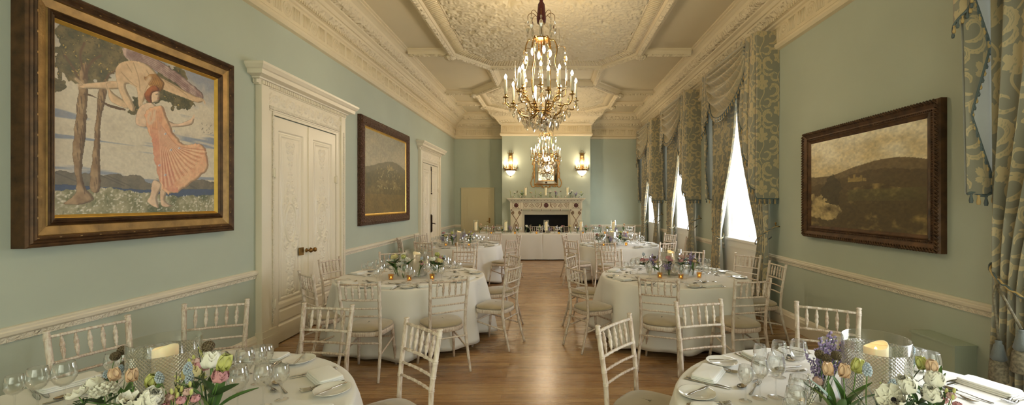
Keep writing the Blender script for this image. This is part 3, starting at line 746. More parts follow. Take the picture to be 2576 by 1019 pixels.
CHAIRS = [
 ('FR', (.93, 3.24), (1.30, 3.345), 0), ('FR', (1.836, 3.26), (2.15, 3.05), (-.55, -.83)), ('FR', (.28, 2.616), (.526, 2.91), (.77, -.64)),
 ('FL', (-1.80, 3.20), (-1.43, 3.15), 0), ('FL', (-2.65, 3.177), (-2.32, 3.33), 0), ('FL', (-2.87, 2.5), (-2.78, 2.86), (.95, -.3)), ('FL', (-.93, 2.80), (-.63, 2.535), (-.68, -.73)),
 ('ML', (-1.98, 4.10), (-1.62, 4.10), (0, 1)), ('ML', (-1.143, 4.176), (-.827, 4.375), 0), ('ML', (-.50, 4.93), (-.35, 5.305), (-.93, .37)), ('ML', (-.60, 6.05), (-.42, 6.35), 0),
 ('ML', (-1.51, 6.75), (-1.16, 6.75), 0), ('ML', (-2.53, 6.49), (-2.225, 6.70), 0), ('ML', (-2.97, 5.61), (-2.88, 5.96), 0), ('ML', (-2.71, 4.71), (-2.45, 4.50), 0),
 ('MR', (.193, 5.17), (.366, 4.87), (.87, .5)), ('MR', (.18, 6.015), (.37, 6.25), 0), ('MR', (.883, 4.375), (1.238, 4.23), (.38, .93)), ('MR', (1.77, 4.19), (2.15, 4.27), (-.2, .98)),
 ('MR', (2.83, 5.18), (2.74, 5.54), (-1, .0)), ('MR', (2.72, 6.39), (2.92, 6.12), (-.8, -.55)), ('MR', (2.02, 6.70), (2.34, 6.88), 0), ('MR', (.774, 6.7), (1.12, 6.97), 0),
 ('BR', (.85, 8.25), (1.20, 8.17), 0), ('BR', (.30, 8.85), (.50, 8.55), 0), ('BR', (.236, 9.9), (.40, 10.15), 0), ('BR', (.75, 10.75), (1.07, 10.9), 0),
 ('BR', (1.9, 11.0), (2.2, 11.0), 0), ('BR', (2.73, 10.45), (2.93, 10.2), 0), ('BR', (2.9, 9.46), (2.88, 9.1), 0), ('BR', (2.07, 8.17), (2.35, 8.25), 0),
 ('BL', (-1.73, 8.15), (-1.38, 8.2), 0), ('BL', (-.85, 8.75), (-.69, 8.95), 0), ('BL', (-.74, 9.85), (-.70, 10.2), 0), ('BL', (-1.51, 10.75), (-1.20, 10.65), 0),
 ('BL', (-2.6, 10.95), (-2.3, 11.0), 0), ('BL', (-3.12, 10.1), (-2.95, 10.35), 0), ('BL', (-3.1, 9.1), (-3.1, 8.8), 0), ('BL', (-2.52, 8.3), (-2.30, 8.2), 0),
]
for tb, a, b, f in CHAIRS:
    mx, my = (a[0]+b[0])/2, (a[1]+b[1])/2
    if not f: f = (TAB[tb][0]-mx, TAB[tb][1]-my)
    place_chair(mx, my, f, uniq(f'limewashed chair, {side_words(tb, mx, my)} of the {TN[tb]}'), f'chairs round the {TN[tb]}')
for k, x in enumerate((-2.05, -1.62, -1.10, -.45, .02, .62, 1.12, 1.85, 2.5)):
    names = ['by the plain beige door', 'second from the plain beige door', 'before the left fireplace pilaster', 'before the left half of the fire opening', 'just right of the middle of the fire opening', 'before the right fireplace pilaster', 'at the right edge of the chimney breast', 'second from the windows', 'nearest the windows']
    place_chair(x, 14.1-.1, (0, -1) if False else (.02*((k*7) % 5-2), -1), f'limewashed chair behind the long head table, {names[k]}', 'chairs behind the long head table')

# ------------------------------------------------------------------ tables and cloths
R_T = .90; ZT = .75
def cloth(seed, n=180, hem=.03, r=R_T):
    rng = np.random.RandomState(seed); ph = rng.uniform(0, 6.28, 6)
    def fold(th):
        return .5*math.sin(9*th+ph[0]+.8*math.sin(2*th+ph[1]))+.32*math.sin(14*th+ph[2])+.3*math.sin(5*th+ph[3])
    mb = MB(); P = []
    for rr in (0.001, .25, .5, .75, .86): P.append([(rr*math.cos(2*PI*k/n), rr*math.sin(2*PI*k/n), ZT) for k in range(n)])
    for rr, z in ((r-.012, ZT), (r-.002, ZT-.004), (r+.004, ZT-.014)): P.append([(rr*math.cos(2*PI*k/n), rr*math.sin(2*PI*k/n), z) for k in range(n)])
    for q in range(1, 15):
        f = q/14; row = []
        for k in range(n):
            th = 2*PI*k/n; amp = .125*f**.75; rr = r+.006+.085*f**.9+amp*fold(th)
            zb = hem+.025*(1+math.sin(3*th+ph[4]))+.012*fold(th+.3)
            row.append((rr*math.cos(th+.012*f*math.sin(11*th+ph[5])), rr*math.sin(th), lerp(ZT-.014, zb, f)))
        P.append(row)
    P.append([(x*.992, y*.992, z+.004) for x, y, z in P[-1]])
    mb.grid(P, wrapv=True); return mb
CDESC = {'FL': 'nearest the big painting of two figures', 'FR': 'nearest the landscape painting on the right wall', 'ML': 'beside the carved double doors', 'MR': 'beside the nearest full-length drapes', 'BL': 'beside the further double doors', 'BR': 'beside the furthest drapes'}
for k, (tb, (x, y)) in enumerate(TAB.items()):
    t = thing('round_table', f'round table under floor-length white cloth, {CDESC[tb]}', 'table', (x, y, 0), 0, 'round banquet tables')
    mb = MB(); mb.lathe([(.0, ZT-.03), (.86, ZT-.03), (.87, ZT-.02), (.87, ZT-.006), (0, ZT-.005)], 40); mb.build('tabletop', BRONZE, t)
    for a in range(4):
        mb = MB(); mb.tube([(.5*math.cos(a*PI/2+.7), .5*math.sin(a*PI/2+.7), ZT-.03), (.62*math.cos(a*PI/2+.7), .62*math.sin(a*PI/2+.7), 0)], .018); mb.build('leg', IRON, t)
    o = cloth(k+3, 220 if tb[0] != 'B' else 140).build('tablecloth', CLOTH, loc=(x, y, 0))
    tag(o, f'white round tablecloth in folds, {TN[tb]}', 'tablecloth', 'white round tablecloths')
# the long head table: two cloths meeting in the middle
HY0, HY1, HX0, HX1, HXM, HZ = 12.72, 13.5, -2.35, 2.55, -.24, .755
def box_cloth(x0, x1, y0, y1, seed, flap=0):
    rng = np.random.RandomState(seed); mb = MB(); P = []
    def per(d, z, rip):
        pts = []; 
        for k in range(60): f = k/60; pts.append((lerp(x0-d, x1+d, f), y0-d-rip*math.sin(f*31+seed)*.5-rip*abs(math.sin(f*4.2+seed))*.6, z))
        for k in range(12): f = k/12; pts.append((x1+d+rip*math.sin(f*9), lerp(y0-d, y1+d, f), z))
        for k in range(60): f = k/60; pts.append((lerp(x1+d, x0-d, f), y1+d+rip*math.sin(f*27), z))
        for k in range(12): f = k/12; pts.append((x0-d-rip*math.sin(f*9), lerp(y1+d, y0-d, f), z))
        return pts
    P.append([((x0+x1)/2+(p[0]-(x0+x1)/2)*.01, (y0+y1)/2+(p[1]-(y0+y1)/2)*.01, HZ) for p in per(-.01, HZ, 0)])
    P.append(per(-.01, HZ, 0)); P.append(per(0, HZ-.005, 0)); P.append(per(.003, HZ-.02, 0))
    for q in range(1, 9): f = q/8; P.append(per(.005+.02*f, lerp(HZ-.02, .025, f), .022*f))
    mb.grid(P, wrapv=True); return mb
for (x0, x1, nm) in ((HX0, HXM-.004, 'left half of the head table, towards the plain beige door'), (HXM+.004, HX1, 'right half of the head table, towards the windows')):
    t = thing('trestle_table', f'{nm}, under white cloth', 'table', ((x0+x1)/2, (HY0+HY1)/2, 0), 0, 'tables of the long head table')
    hw = (x1-x0)/2
    mb = MB(); mb.box(-hw+.02, hw-.02, -.36, .36, HZ-.035, HZ-.008); mb.build('tabletop', BRONZE, t)
    for sx in (-1, 1):
        for sy in (-1, 1): mb = MB(); mb.tube([(sx*(hw-.2), sy*.3, HZ-.035), (sx*(hw-.2), sy*.3, 0)], .016); mb.build('leg', IRON, t)
    tag(box_cloth(x0, x1, HY0, HY1, 2 if x0 < -1 else 5).build('tablecloth', CLOTH), f'white cloth over the {nm}', 'tablecloth', 'cloths of the long head table')

# ------------------------------------------------------------------ tableware
def lathe_part(name, prof, mat, par=None, n=20, cap=False):
    mb = MB(); mb.lathe(prof, n, cap=cap); return mb.build(name, mat, par, fix=False)
def make_wineglass(h, r, n=20):
    t = thing('wine_glass', 'x', 'glass')
    b0 = h*.47; H = h-b0
    lathe_part('bowl', [(.004, b0), (.35*r, b0+.03*H), (.72*r, b0+.16*H), (.95*r, b0+.36*H), (r, b0+.5*H), (.96*r, b0+.7*H), (.82*r, b0+.98*H), (.80*r, h), (.78*r, h-.001), (.80*r, b0+.96*H), (.94*r, b0+.7*H), (.98*r, b0+.5*H), (.92*r, b0+.36*H), (.68*r, b0+.19*H), (.3*r, b0+.07*H), (.001, b0+.045*H)], GLASS, t, n)
    lathe_part('stem', [(.0075, .004), (.0045, .012), (.0035, .03), (.0035, b0*.7), (.005, b0*.92), (.004, b0+.002)], GLASS, t, 10)
    lathe_part('foot', [(.0075, .006), (.02, .003), (r*.82, .0016), (r*.84, .0008), (r*.82, 0)], GLASS, t, n)
    return t
G0 = [make_wineglass(.205, .044), make_wineglass(.19, .040), make_wineglass(.165, .035)]
def make_plate():
    return lathe_part('side_plate', [(.001, .003), (.05, .003), (.055, .001), (.052, 0), (.057, 0), (.062, .006), (.085, .0155), (.088, .0175), (.088, .019), (.084, .0185), (.06, .0095), (.054, .0065), (.001, .006)], CHINA, None, 36)
PLATE = make_plate()
def blade_mesh(L, handle, w, tip=True):
    """knife lying on its side along +x"""
    mb = MB(); P = []
    for x, hw, ht in ((0, .004, .003), (.004, .0062, .0042), (.03, .0068, .0045), (handle*.8, .0052, .004), (handle, .0042, .0035), (handle+.008, .006, .002), (handle+.02, w, .0014), (L*.75, w, .0012), (L*.93, w*.72, .001), (L, .001, .0006)):
        P.append([(x-L/2, hw, ht*.3+.001), (x-L/2, hw*.6, ht+.001), (x-L/2, -hw*.6, ht+.001), (x-L/2, -hw, ht*.3+.001), (x-L/2, 0, .0005)])
    mb.grid(P, wrapv=True); return mb
KNIFE = blade_mesh(.235, .10, .0095).build('dinner_knife', STEEL); BUTTERK = blade_mesh(.175, .08, .0085).build('butter_knife', STEEL)
def fork_mesh(L):
    mb = MB(); P = []
    for x, hw, z in ((0, .0055, .003), (.01, .0072, .003), (.05, .0048, .004), (L*.5, .0032, .008), (L*.62, .0036, .009), (L*.70, .0105, .006), (L*.76, .0118, .004)):
        P.append([(x-L/2, hw, z), (x-L/2, 0, z+.0022), (x-L/2, -hw, z), (x-L/2, 0, z-.0006)])
    mb.grid(P, wrapv=True)
    for k in range(4):
        y = (-1.5+k)*.0064; mb.tube([(L*.255, y, .0045), (L*.33, y, .0035), (L*.42, y, .006), (L*.5, y*.95, .0115)], [.0022, .0018, .0017, .0009], 5)
    return mb
FORK = fork_mesh(.205).build('dinner_fork', STEEL)
def spoon_mesh(L):
    mb = MB(); P = []
    for x, hw, z in ((0, .0055, .003), (.01, .0072, .003), (.05, .0048, .004), (L*.5, .0032, .009), (L*.68, .0036, .010)):
        P.append([(x-L/2, hw, z), (x-L/2, 0, z+.0022), (x-L/2, -hw, z), (x-L/2, 0, z-.0006)])
    mb.grid(P, wrapv=True)
    Q = []
    for a in range(7):
        f = a/6; Q.append([(L*.18+.062*.5+.033*f*math.cos(2*PI*k/18), .021*f*math.sin(2*PI*k/18), .002+.009*f*f) for k in range(18)])
    mb.grid(Q, wrapv=True); mb.grid([[(p[0], p[1], p[2]-.0012) for p in q] for q in Q], wrapv=True); return mb
SPOON = spoon_mesh(.195).build('dessert_spoon', STEEL)
def napkin_mesh():
    """napkin folded in three, a soft roll at one side; long side along y"""
    mb = MB(); 
    def slab(x0, x1, y0, y1, z0, z1, puff=0):
        P = []
        for k, (dx, z) in enumerate(((0, z0), (.0, z0), (.006, z0+(z1-z0)*.1), (.008, (z0+z1)/2), (.005, z1-.001), (-.004, z1))):
            e = dx; row = []
            cx_, cy = (x0+x1)/2, (y0+y1)/2; hx, hy = (x1-x0)/2-.008+e, (y1-y0)/2-.008+e
            for q in range(28):
                a = 2*PI*q/28; c, s_ = math.cos(a), math.sin(a)
                row.append((cx_+hx*(abs(c)**.22)*math.copysign(1, c), cy+hy*(abs(s_)**.22)*math.copysign(1, s_), z+puff*.4*math.sin(q*1.7)))
            P.append(row)
        P.append([(cx_+(p[0]-cx_)*.5, cy+(p[1]-cy)*.5, z1+puff) for p in P[-1]]); P.append([(cx_, cy, z1+puff*1.3)]*28)
        mb.grid(P, wrapv=True)
    slab(-.068, .068, -.115, .115, 0, .008, .001); slab(-.066, .062, -.112, .108, .008, .016, .001); slab(-.064, .058, -.114, .104, .016, .025, .002)
    return mb
NAP = napkin_mesh().build('folded_napkin', NAPKIN)
used = set()
def put(proto, loc, rot, label, cat, group):
    if proto.name not in used:
        used.add(proto.name); proto.location = loc; proto.rotation_euler = rot if not isinstance(rot, (int, float)) else (0, 0, rot); return tag(proto, label, cat, group)
    o = dup(proto, loc, rot, label, group); o['category'] = cat; return o
SEATS = {'FR': [143, 104, 60, 22, 180, 215], 'FL': [39, 81, 115, 148, 2, 190], 'ML': [-94, -60, -16, 30, 74, 122, 166, 225], 'MR': [205, 155, 248, 286, 0, 32, 62, 115], 'BL': [-85, -50, -10, 40, 75, 125, 165, 230], 'BR': [240, 205, 165, 120, 70, 30, -10, -55]}
rs_ = random.Random(5)
for tb, angs in SEATS.items():
    cx_, cy = TAB[tb]; T = TN[tb]
    for a in angs:
        th = math.radians(a); out = Vector((math.cos(th), math.sin(th))); rt = Vector((-math.sin(th), math.cos(th))); far = tb[0] == 'B'
        sw = side_words(tb, cx_+out.x, cy+out.y); seat = uniq(f'{sw} of the {T}')
        def at(r, t, z=ZT+.001): p = Vector((cx_, cy))+out*r+rt*t; return (p.x, p.y, z)
        def j(s=.02): return rs_.uniform(-s, s)
        base = th+PI                                                 # +x of an item points inward
        def vis(p): return in_view(p[0], p[1], p[2], 50)
        p = at(.775, 0)
        if vis(p): put(NAP, p, (0, 0, base+j(.12)), f'folded white napkin, {seat}', 'napkin', f'napkins on the {T}')
        p = at(.765, -.215)
        if vis(p): put(PLATE, p, (0, 0, base), f'white side plate, {seat}', 'plate', f'side plates on the {T}')
        p = at(.755, -.225, ZT+.021)
        if vis(p): put(BUTTERK, p, (0, 0, base+.5+j(.4)), f'butter knife on plate, {seat}', 'knife', f'butter knives on the {T}')
        p = at(.745, -.105)
        if vis(p): put(FORK, p, (0, 0, base+j(.06)), f'dinner fork beside napkin, {seat}', 'fork', f'dinner forks on the {T}')
        p = at(.74, -.13, ZT+.001)
        if vis(p): put(FORK, at(.74, -.128), (0, 0, base+j(.04)), f'outer dinner fork, {seat}', 'fork', f'dinner forks on the {T}')
        for q, nm in ((.10, 'inner'), (.125, 'outer')):
            p = at(.745, q)
            if vis(p): put(KNIFE, p, (0, 0, base+j(.04)), f'{nm} dinner knife, {seat}', 'knife', f'dinner knives on the {T}')
        p = at(.575, .0)
        if vis(p): put(SPOON, p, (0, 0, th+PI/2+j(.25)), f'crosswise dessert spoon, {seat}', 'spoon', f'dessert spoons on the {T}')
        p = at(.535, .03)
        if vis(p): put(FORK, p, (0, 0, th-PI/2+j(.25)), f'crosswise dessert fork, {seat}', 'fork', f'dessert forks on the {T}')
        for q, (r, t_, nm) in enumerate(((.425, .075, 'tallest wine glass'), (.485, .145, 'middle wine glass'), (.54, .215, 'smallest wine glass'))):
            p = at(r+j(.01), t_+j(.01))
            if vis((p[0], p[1], p[2]+.12)): put(G0[q], p, (0, 0, 0), f'empty {nm}, {seat}', 'glass', f'wine glasses on the {T}')
for k, x in enumerate((-2.05, -1.62, -1.10, -.45, .1, .66, 1.2, 1.7, 2.25)):
    seat = f'head table place {["next to the plain beige door end", "second from the door end", "third from the door end", "fourth from the door end", "in the middle", "fourth from the window end", "third from the window end", "second from the window end", "next to the window end"][k]}'
    put(NAP, (x, 13.36, HZ+.001), (0, 0, PI/2), f'folded napkin, {seat}', 'napkin', 'napkins on the head table')
    for q, (dx, dy, nm) in enumerate(((-.16, 13.12, 'tallest wine glass'), (-.23, 13.18, 'middle wine glass'), (-.30, 13.24, 'smallest wine glass'))):
        put(G0[q], (x-dx-.1, dy, HZ+.001), (0, 0, 0), f'empty {nm}, {seat}', 'glass', 'wine glasses on the head table')

# ------------------------------------------------------------------ candles in glass
def make_hurricane(r, h):
    t = MB(); P = [(.001, .006), (r*.9, .006), (r*.97, .012), (r, .03), (r, h), (r*.985, h+.002), (r*.97, h), (r*.97, .03), (r*.9, .018), (.001, .016)]
    n = 48; rings = []
    for rr, z in P:
        rings.append([t.vert((rr*math.cos(2*PI*k/n), rr*math.sin(2*PI*k/n), z)) for k in range(n+1)])
        for k, i in enumerate(rings[-1]): t.uv[i] = (k/n, z/(2*PI*r))
    for a, b in zip(rings, rings[1:]):
        for k in range(n): t.face((a[k], a[k+1], b[k+1], b[k]))
    return t.build('hurricane_vase', CUT, fix=False)
HUR = make_hurricane(.13, .328)
def make_candle(r, h):
    t = thing('pillar_candle', 'x', 'candle')
    mb = MB(); P = []; n = 24
    top = lambda k: h+.012*math.sin(2*PI*k/n+1)+.006*math.sin(4*PI*k/n)
    P.append([(r*math.cos(2*PI*k/n), r*math.sin(2*PI*k/n), 0) for k in range(n)])
    P.append([(r*math.cos(2*PI*k/n), r*math.sin(2*PI*k/n), h*.5) for k in range(n)])
    for f, dz in ((1, -.004), (.97, 0), (.9, -.002), (.84, -.012), (.6, -.025), (.01, -.03)): P.append([(f*r*math.cos(2*PI*k/n), f*r*math.sin(2*PI*k/n), top(k)+dz if f > .7 else h+dz) for k in range(n)])
    mb.grid(P, wrapv=True); mb.build('wax', CANDLE, t)
    f = MB(); f.ball((0, 0, h-.02), .006, 8, 7, (1, 1, 2.2)); f.build('flame', FLAME, t)
    return t
CAN = make_candle(.046, .275)
VOT = thing('votive_holder', 'amber glass votive holder', 'votive')
mb = MB(); mb.lathe([(.001, .002), (.022, .002), (.026, .006), (.033, .065), (.0335, .066), (.031, .064), (.0245, .01), (.001, .008)], 18, cap=False); mb.build('cup', AMBER, VOT, fix=False)
mb = MB(); mb.lathe([(.018, .009), (.018, .022), (0, .022)], 12); mb.build('tealight', CANDLE, VOT)
mb = MB(); mb.ball((0, 0, .03), .006, 8, 6, (1, 1, 1.6)); mb.build('flame', FLAME, VOT)
HTALL = thing('footed_hurricane', 'x', 'candle lamp')
mb = MB(); mb.lathe([(.055, 0), (.05, .008), (.014, .02), (.012, .05), (.03, .065), (.068, .10), (.076, .15), (.077, .40), (.075, .40), (.074, .15), (.066, .106), (.002, .08)], 20, cap=False); mb.build('glass', VASEG, HTALL, fix=False)
CAN2 = make_candle(.042, .24)
hpos = {'FL': (-1.70, 1.93), 'FR': (1.45, 1.95), 'ML': (-1.70, 5.56), 'MR': (1.565, 5.68), 'BL': (-2.02, 9.66), 'BR': (1.36, 9.7)}
for tb, (x, y) in hpos.items():
    put(HUR, (x, y, ZT+.001), (0, 0, .3), f'diamond-cut clear glass hurricane vase round the candle on the {TN[tb]}', 'vase', 'cut glass hurricane vases')
    put(CAN, (x, y, ZT+.019), (0, 0, rs_.uniform(0, 6)), f'lit ivory pillar candle inside the cut glass vase on the {TN[tb]}', 'candle', 'pillar candles in cut glass')
for k, (x, nm) in enumerate(((-2.22, 'by the door end'), (-1.33, 'left of the fire opening'), (-.13, 'in the middle before the fire opening'), (.90, 'right of the fire opening'), (1.87, 'by the window end'))):
    put(HTALL, (x, 13.0, HZ+.001), 0, f'footed clear hurricane glass {nm} on the head table', 'candle lamp', 'footed hurricanes on the head table')
    put(CAN2, (x, 13.0, HZ+.098), 0, f'ivory candle in footed glass {nm}, head table', 'candle', 'candles on the head table')
# ------------------------------------------------------------------ flowers in small glass vases
def head(mats, fn, name, par, mat):
    mb = MB(); fn(mb); o = mb.build(name, mat, par, fix=False); return o
def petal(mb, c, az, tilt, L, W, cup=.3, n=6, roll=0, thick=.0006):
    """a cupped petal starting at c, pointing out at azimuth az and leaning tilt from vertical"""
    M = Matrix.Translation(c) @ Matrix.Rotation(az, 4, 'Z') @ Matrix.Rotation(tilt, 4, 'Y') @ Matrix.Rotation(roll, 4, 'Z')
    P = []
    for i in range(n+1):
        f = i/n; w_ = W*math.sin(PI*(.07+.80*f))**.55; row = []
        for j in range(-2, 3):
            g = j/2; row.append(M @ Vector((cup*L*(-(f-.45)**2*1.6+.3)-cup*W*.7*g*g, g*w_/2, f*L)))
        P.append(row)
    mb.grid(P); mb.grid([[p+(M.to_3x3() @ Vector((-thick*2, 0, 0))) for p in r] for r in P], flip=True)
H0 = .26                                                            # stem length of every prototype
def stem_obj(t, bend=.012, r=.0022, h=H0):
    mb = MB(); mb.tube([(bend*math.sin(PI*k/6), 0, h*k/6) for k in range(7)], r, 6); return mb.build('stem', STEMG, t, fix=False)
def long_leaf(mb, z0, az, L, W, lean, curl=.6):
    P = []
    for i in range(9):
        f = i/8; w_ = W*math.sin(PI*(f*.93+.05))**.8; a = lean+curl*f; x = .004+L*f*math.sin(a); z = z0+L*f*math.cos(lean+curl*f*.5)
        ca, sa = math.cos(az), math.sin(az); row = []
        for g in (-1, -.4, 0, .4, 1):
            y = g*w_/2; xx = x-abs(g)*.25*w_; row.append((xx*ca-y*sa, xx*sa+y*ca, z))
        P.append(row)
    mb.grid(P); mb.grid([[(p[0], p[1], p[2]-.0009) for p in r] for r in P], flip=True)
def f_tulip(mat, name='tulip'):
    t = thing(name, 'x', 'flower'); stem_obj(t)
    mb = MB()
    for k in range(3): petal(mb, (0, 0, H0-.002), k*2.094, .30, .052, .046, .55)
    for k in range(3): petal(mb, (0, 0, H0), k*2.094+1.05, .22, .054, .044, .5)
    mb.build('petals', mat, t, fix=False)
    for az, L, ln in ((.4, .17, .15), (2.9, .15, .28), (4.6, .13, .1)): l = MB(); long_leaf(l, .09, az, L, .034, ln); l.build('leaf', LEAFG, t, fix=False)
    return t
def f_rose(mat, R=.042, name='rose'):
    t = thing(name, 'x', 'flower'); stem_obj(t, .006, .0028)
    mb = MB()
    for ring, (n, tl, L, W) in enumerate(((6, 1.2, R*.95, R*1.25), (6, .85, R*1.0, R*1.2), (5, .5, R*1.0, R*1.15), (5, .28, R*.98, R*.95), (4, .12, R*.95, R*.65), (3, .04, R*.9, R*.4), (2, -.05, R*.85, R*.25))):
        for k in range(n): petal(mb, (0, 0, H0-R*.3), k*2*PI/n+ring*.6, tl, L, W, .75)
    mb.build('petals', mat, t, fix=False)
    l = MB()
    for az in (.5, 2.6, 4.7): long_leaf(l, H0-.07, az, .07, .034, .8, .5)
    l.build('leaf', DARKLEAF, t, fix=False); return t
def f_anemone():
    t = thing('anemone', 'x', 'flower'); stem_obj(t, .01, .0024)
    mb = MB()
    for k in range(9): petal(mb, (0, 0, H0), k*.698, 1.12+.14*(k % 2), .044, .036, .5)
    mb.build('petals', IVORYP, t, fix=False)
    c = MB(); c.ball((0, 0, H0+.004), .010, 12, 7, (1, 1, .7)); c.build('dark_centre', BLACKC, t)
    r = MB()
    for k in range(26): a = k*2.4; q = .013+.004*(k % 3)/2; r.ball((q*math.cos(a), q*math.sin(a), H0+.005), .0018, 5, 4)
    r.build('stamens', BLACKC, t, fix=False)
    f = MB()
    for k in range(26):
        a = k*2.39; q = .03+.012*(k % 4)/3; f.tube([(0, 0, H0-.045), (q*.6*math.cos(a), q*.6*math.sin(a), H0-.035), (q*math.cos(a), q*math.sin(a), H0-.022-.008*(k % 3))], .0016, 4)
    f.build('ferny_collar', DARKLEAF, t, fix=False); return t
def f_muscari():
    t = thing('grape_hyacinth', 'x', 'flower'); stem_obj(t, .012, .0018)
    mb = MB()
    for k in range(46): z = k/46; a = k*2.4; r = .0115*math.sin(PI*(.16+.8*z))**.8; mb.ball((r*math.cos(a), r*math.sin(a), H0-.012+.042*z), .0042*(1.15-.5*z), 6, 4)
    mb.build('florets', PALEB, t, fix=False)
    for az, L in ((.6, .15), (3.4, .13)): l = MB(); long_leaf(l, .10, az, L, .008, .25, .4); l.build('leaf', DARKLEAF, t, fix=False)
    return t
def f_pod():
    t = thing('scabiosa_pod', 'x', 'flower'); stem_obj(t, .015, .0015)
    mb = MB(); rng = random.Random(3)
    for k in range(70):
        z = 1-2*(k+.5)/70; a = k*2.4; r = math.sqrt(1-z*z); c = Vector((r*math.cos(a), r*math.sin(a), z))
        p = c*.015+Vector((0, 0, H0)); mb.tube([p*1, p+c*.0045], [.0016, .0034], 6)
    mb.ball((0, 0, H0), .016, 12, 8); mb.build('seed_head', PODB, t, fix=False); return t
def f_liz():
    t = thing('lisianthus', 'x', 'flower'); stem_obj(t, .01, .002)
    rng = random.Random(9)
    for q, (x, y, z) in enumerate(((0, 0, 0), (.028, .012, -.022), (-.02, .02, -.03))):
        mb = MB()
        for ring, (n, tl) in enumerate(((6, .95), (5, .6), (4, .3))):
            for k in range(n): petal(mb, (x, y, H0+z-.008), k*6.283/n+ring, tl+rng.uniform(-.1, .1), .026, .024, .7, roll=rng.uniform(-.3, .3))
        mb.build('petals', PINKP if q else BLUSH, t, fix=False)
    b = MB()
    for x, y, z in ((.012, -.02, .018), (-.012, -.012, .03), (.0, .026, .012), (.03, -.01, .0)): b.ball((x, y, H0+z), .0065, 8, 6, (1, 1, 2.1)); b.tube([(0, 0, H0-.06), (x*.8, y*.8, H0+z-.012)], .0012, 5)
    b.build('buds', YGREEN, t, fix=False); return t
def f_sprig(mat, name, n=6, spread=.05, sz=.0042, cnt=26):
    t = thing(name, 'x', 'flower'); rng = random.Random(n*7+cnt)
    s_ = MB(); fl = MB()
    for k in range(n):
        a = rng.uniform(0, 6.28); sp = rng.uniform(.2, 1)*spread; hh = H0*rng.uniform(.92, 1.22)
        pts = [(sp*math.cos(a)*(i/6)**1.6, sp*math.sin(a)*(i/6)**1.6, hh*i/6) for i in range(7)]; s_.tube(pts, .0012, 4)
        for q in range(cnt):
            f = rng.uniform(.52, 1); x, y, z = (sp*math.cos(a)*f**1.6, sp*math.sin(a)*f**1.6, hh*f); r = rng.uniform(.6, 1)*sz; b = rng.uniform(0, 6.28)
            fl.ball((x+.006*math.cos(b), y+.006*math.sin(b), z), r, 6, 4, (1, .7, 1))
    s_.build('stem', DARKLEAF, t, fix=False); fl.build('florets', mat, t, fix=False); return t
def f_ball(mat, name):
    t = thing(name, 'x', 'flower'); stem_obj(t, .0, .003)
    mb = MB()
    for k in range(44):
        z = 1-1.5*(k+.5)/44; a = k*2.4; r = math.sqrt(max(0, 1-z*z)); c = (r*.034*math.cos(a), r*.034*math.sin(a), H0+.024*z)
        petal(mb, c, a, math.acos(max(-1, min(1, z))), .02, .022, .6, 3)
    mb.ball((0, 0, H0), .03, 12, 7, (1, 1, .75)); mb.build('petals', mat, t, fix=False)
    l = MB()
    for az in (.5, 2.6, 4.7): long_leaf(l, H0-.06, az, .075, .032, 1.0, .5)
    l.build('leaf', DARKLEAF, t, fix=False); return t
FP = {'peach tulip': f_tulip(PEACH), 'green tulip bud': f_tulip(YGREEN), 'white rose': f_rose(IVORYP, .046), 'blush rose': f_rose(BLUSH, .034), 'yellow rose': f_rose(YELLOWP, .048), 'black-eyed white anemone': f_anemone(),
      'pale blue grape hyacinth': f_muscari(), 'brown scabiosa seed pod': f_pod(), 'pink lisianthus': f_liz(), 'lilac blossom spray': f_sprig(PURPLE, 'blossom_spray', 8, .06, .0075, 20),
      'white blossom spray': f_sprig(IVORYP, 'blossom_spray', 4, .045, .005, 12), 'green bud spray': f_sprig(YGREEN, 'bud_spray', 5, .035, .006, 8), 'white carnation': f_ball(IVORYP, 'carnation'), 'pink alstroemeria': f_rose(PINKP, .036, 'alstroemeria')}
FP_H = {}
def make_vase(kind):
    mb = MB()
    if kind == 0: p = [(.001, .003), (.021, .003), (.024, .008), (.024, .055), (.018, .075), (.0115, .088), (.0115, .108), (.0135, .112), (.012, .111), (.0095, .105), (.0095, .088), (.016, .074), (.022, .053), (.022, .010), (.001, .008)]
    elif kind == 1: p = [(.001, .003), (.027, .003), (.032, .012), (.036, .04), (.03, .062), (.022, .07), (.024, .08), (.022, .08), (.020, .07), (.028, .061), (.034, .04), (.030, .014), (.001, .009)]
    else: p = [(.001, .003), (.017, .003), (.02, .008), (.021, .06), (.026, .115), (.0275, .116), (.025, .114), (.019, .06), (.018, .012), (.001, .01)]
    mb.lathe(p, 18, cap=False); return mb.build('bud_vase', VASEG, fix=False)
VASES = [make_vase(k) for k in range(3)]
VW = ['bottle-shaped', 'squat round', 'tapered']
fl_n = {}
ORD = ['', ' second', ' third', ' fourth', ' fifth', ' sixth', ' seventh', ' eighth', ' ninth', ' tenth', ' eleventh', ' twelfth']
BLOOM = [1.0]
def flower(kind, base, top, where, group):
    """a stem from inside its vase (base) to where the bloom is (top)"""
    b = Vector(base); d = Vector(top)-b; L = d.length; q = Vector((0, 0, 1)).rotation_difference(d.normalized()) @ Quaternion((0, 0, 1), rs_.uniform(0, 6.28))
    sc = L/H0; k = (kind, where); n = fl_n.get(k, 0); fl_n[k] = n+1
    lab = f'{kind} {where}' if n == 0 else f'{ORD[n].strip()} {kind} {where}'
    p = FP[kind]
    if p.name not in used: used.add(p.name); o = p; o['label'] = lab; o['group'] = group
    else: o = dup(p, label=lab, group=group)
    o.location = b; o.rotation_mode = 'QUATERNION'; o.rotation_quaternion = q; s_ = max(.8, min(1.25, sc))*BLOOM[0]; o.scale = (s_, s_, sc)
    if o.rotation_mode != 'QUATERNION': pass
    return o
vs_n = {}
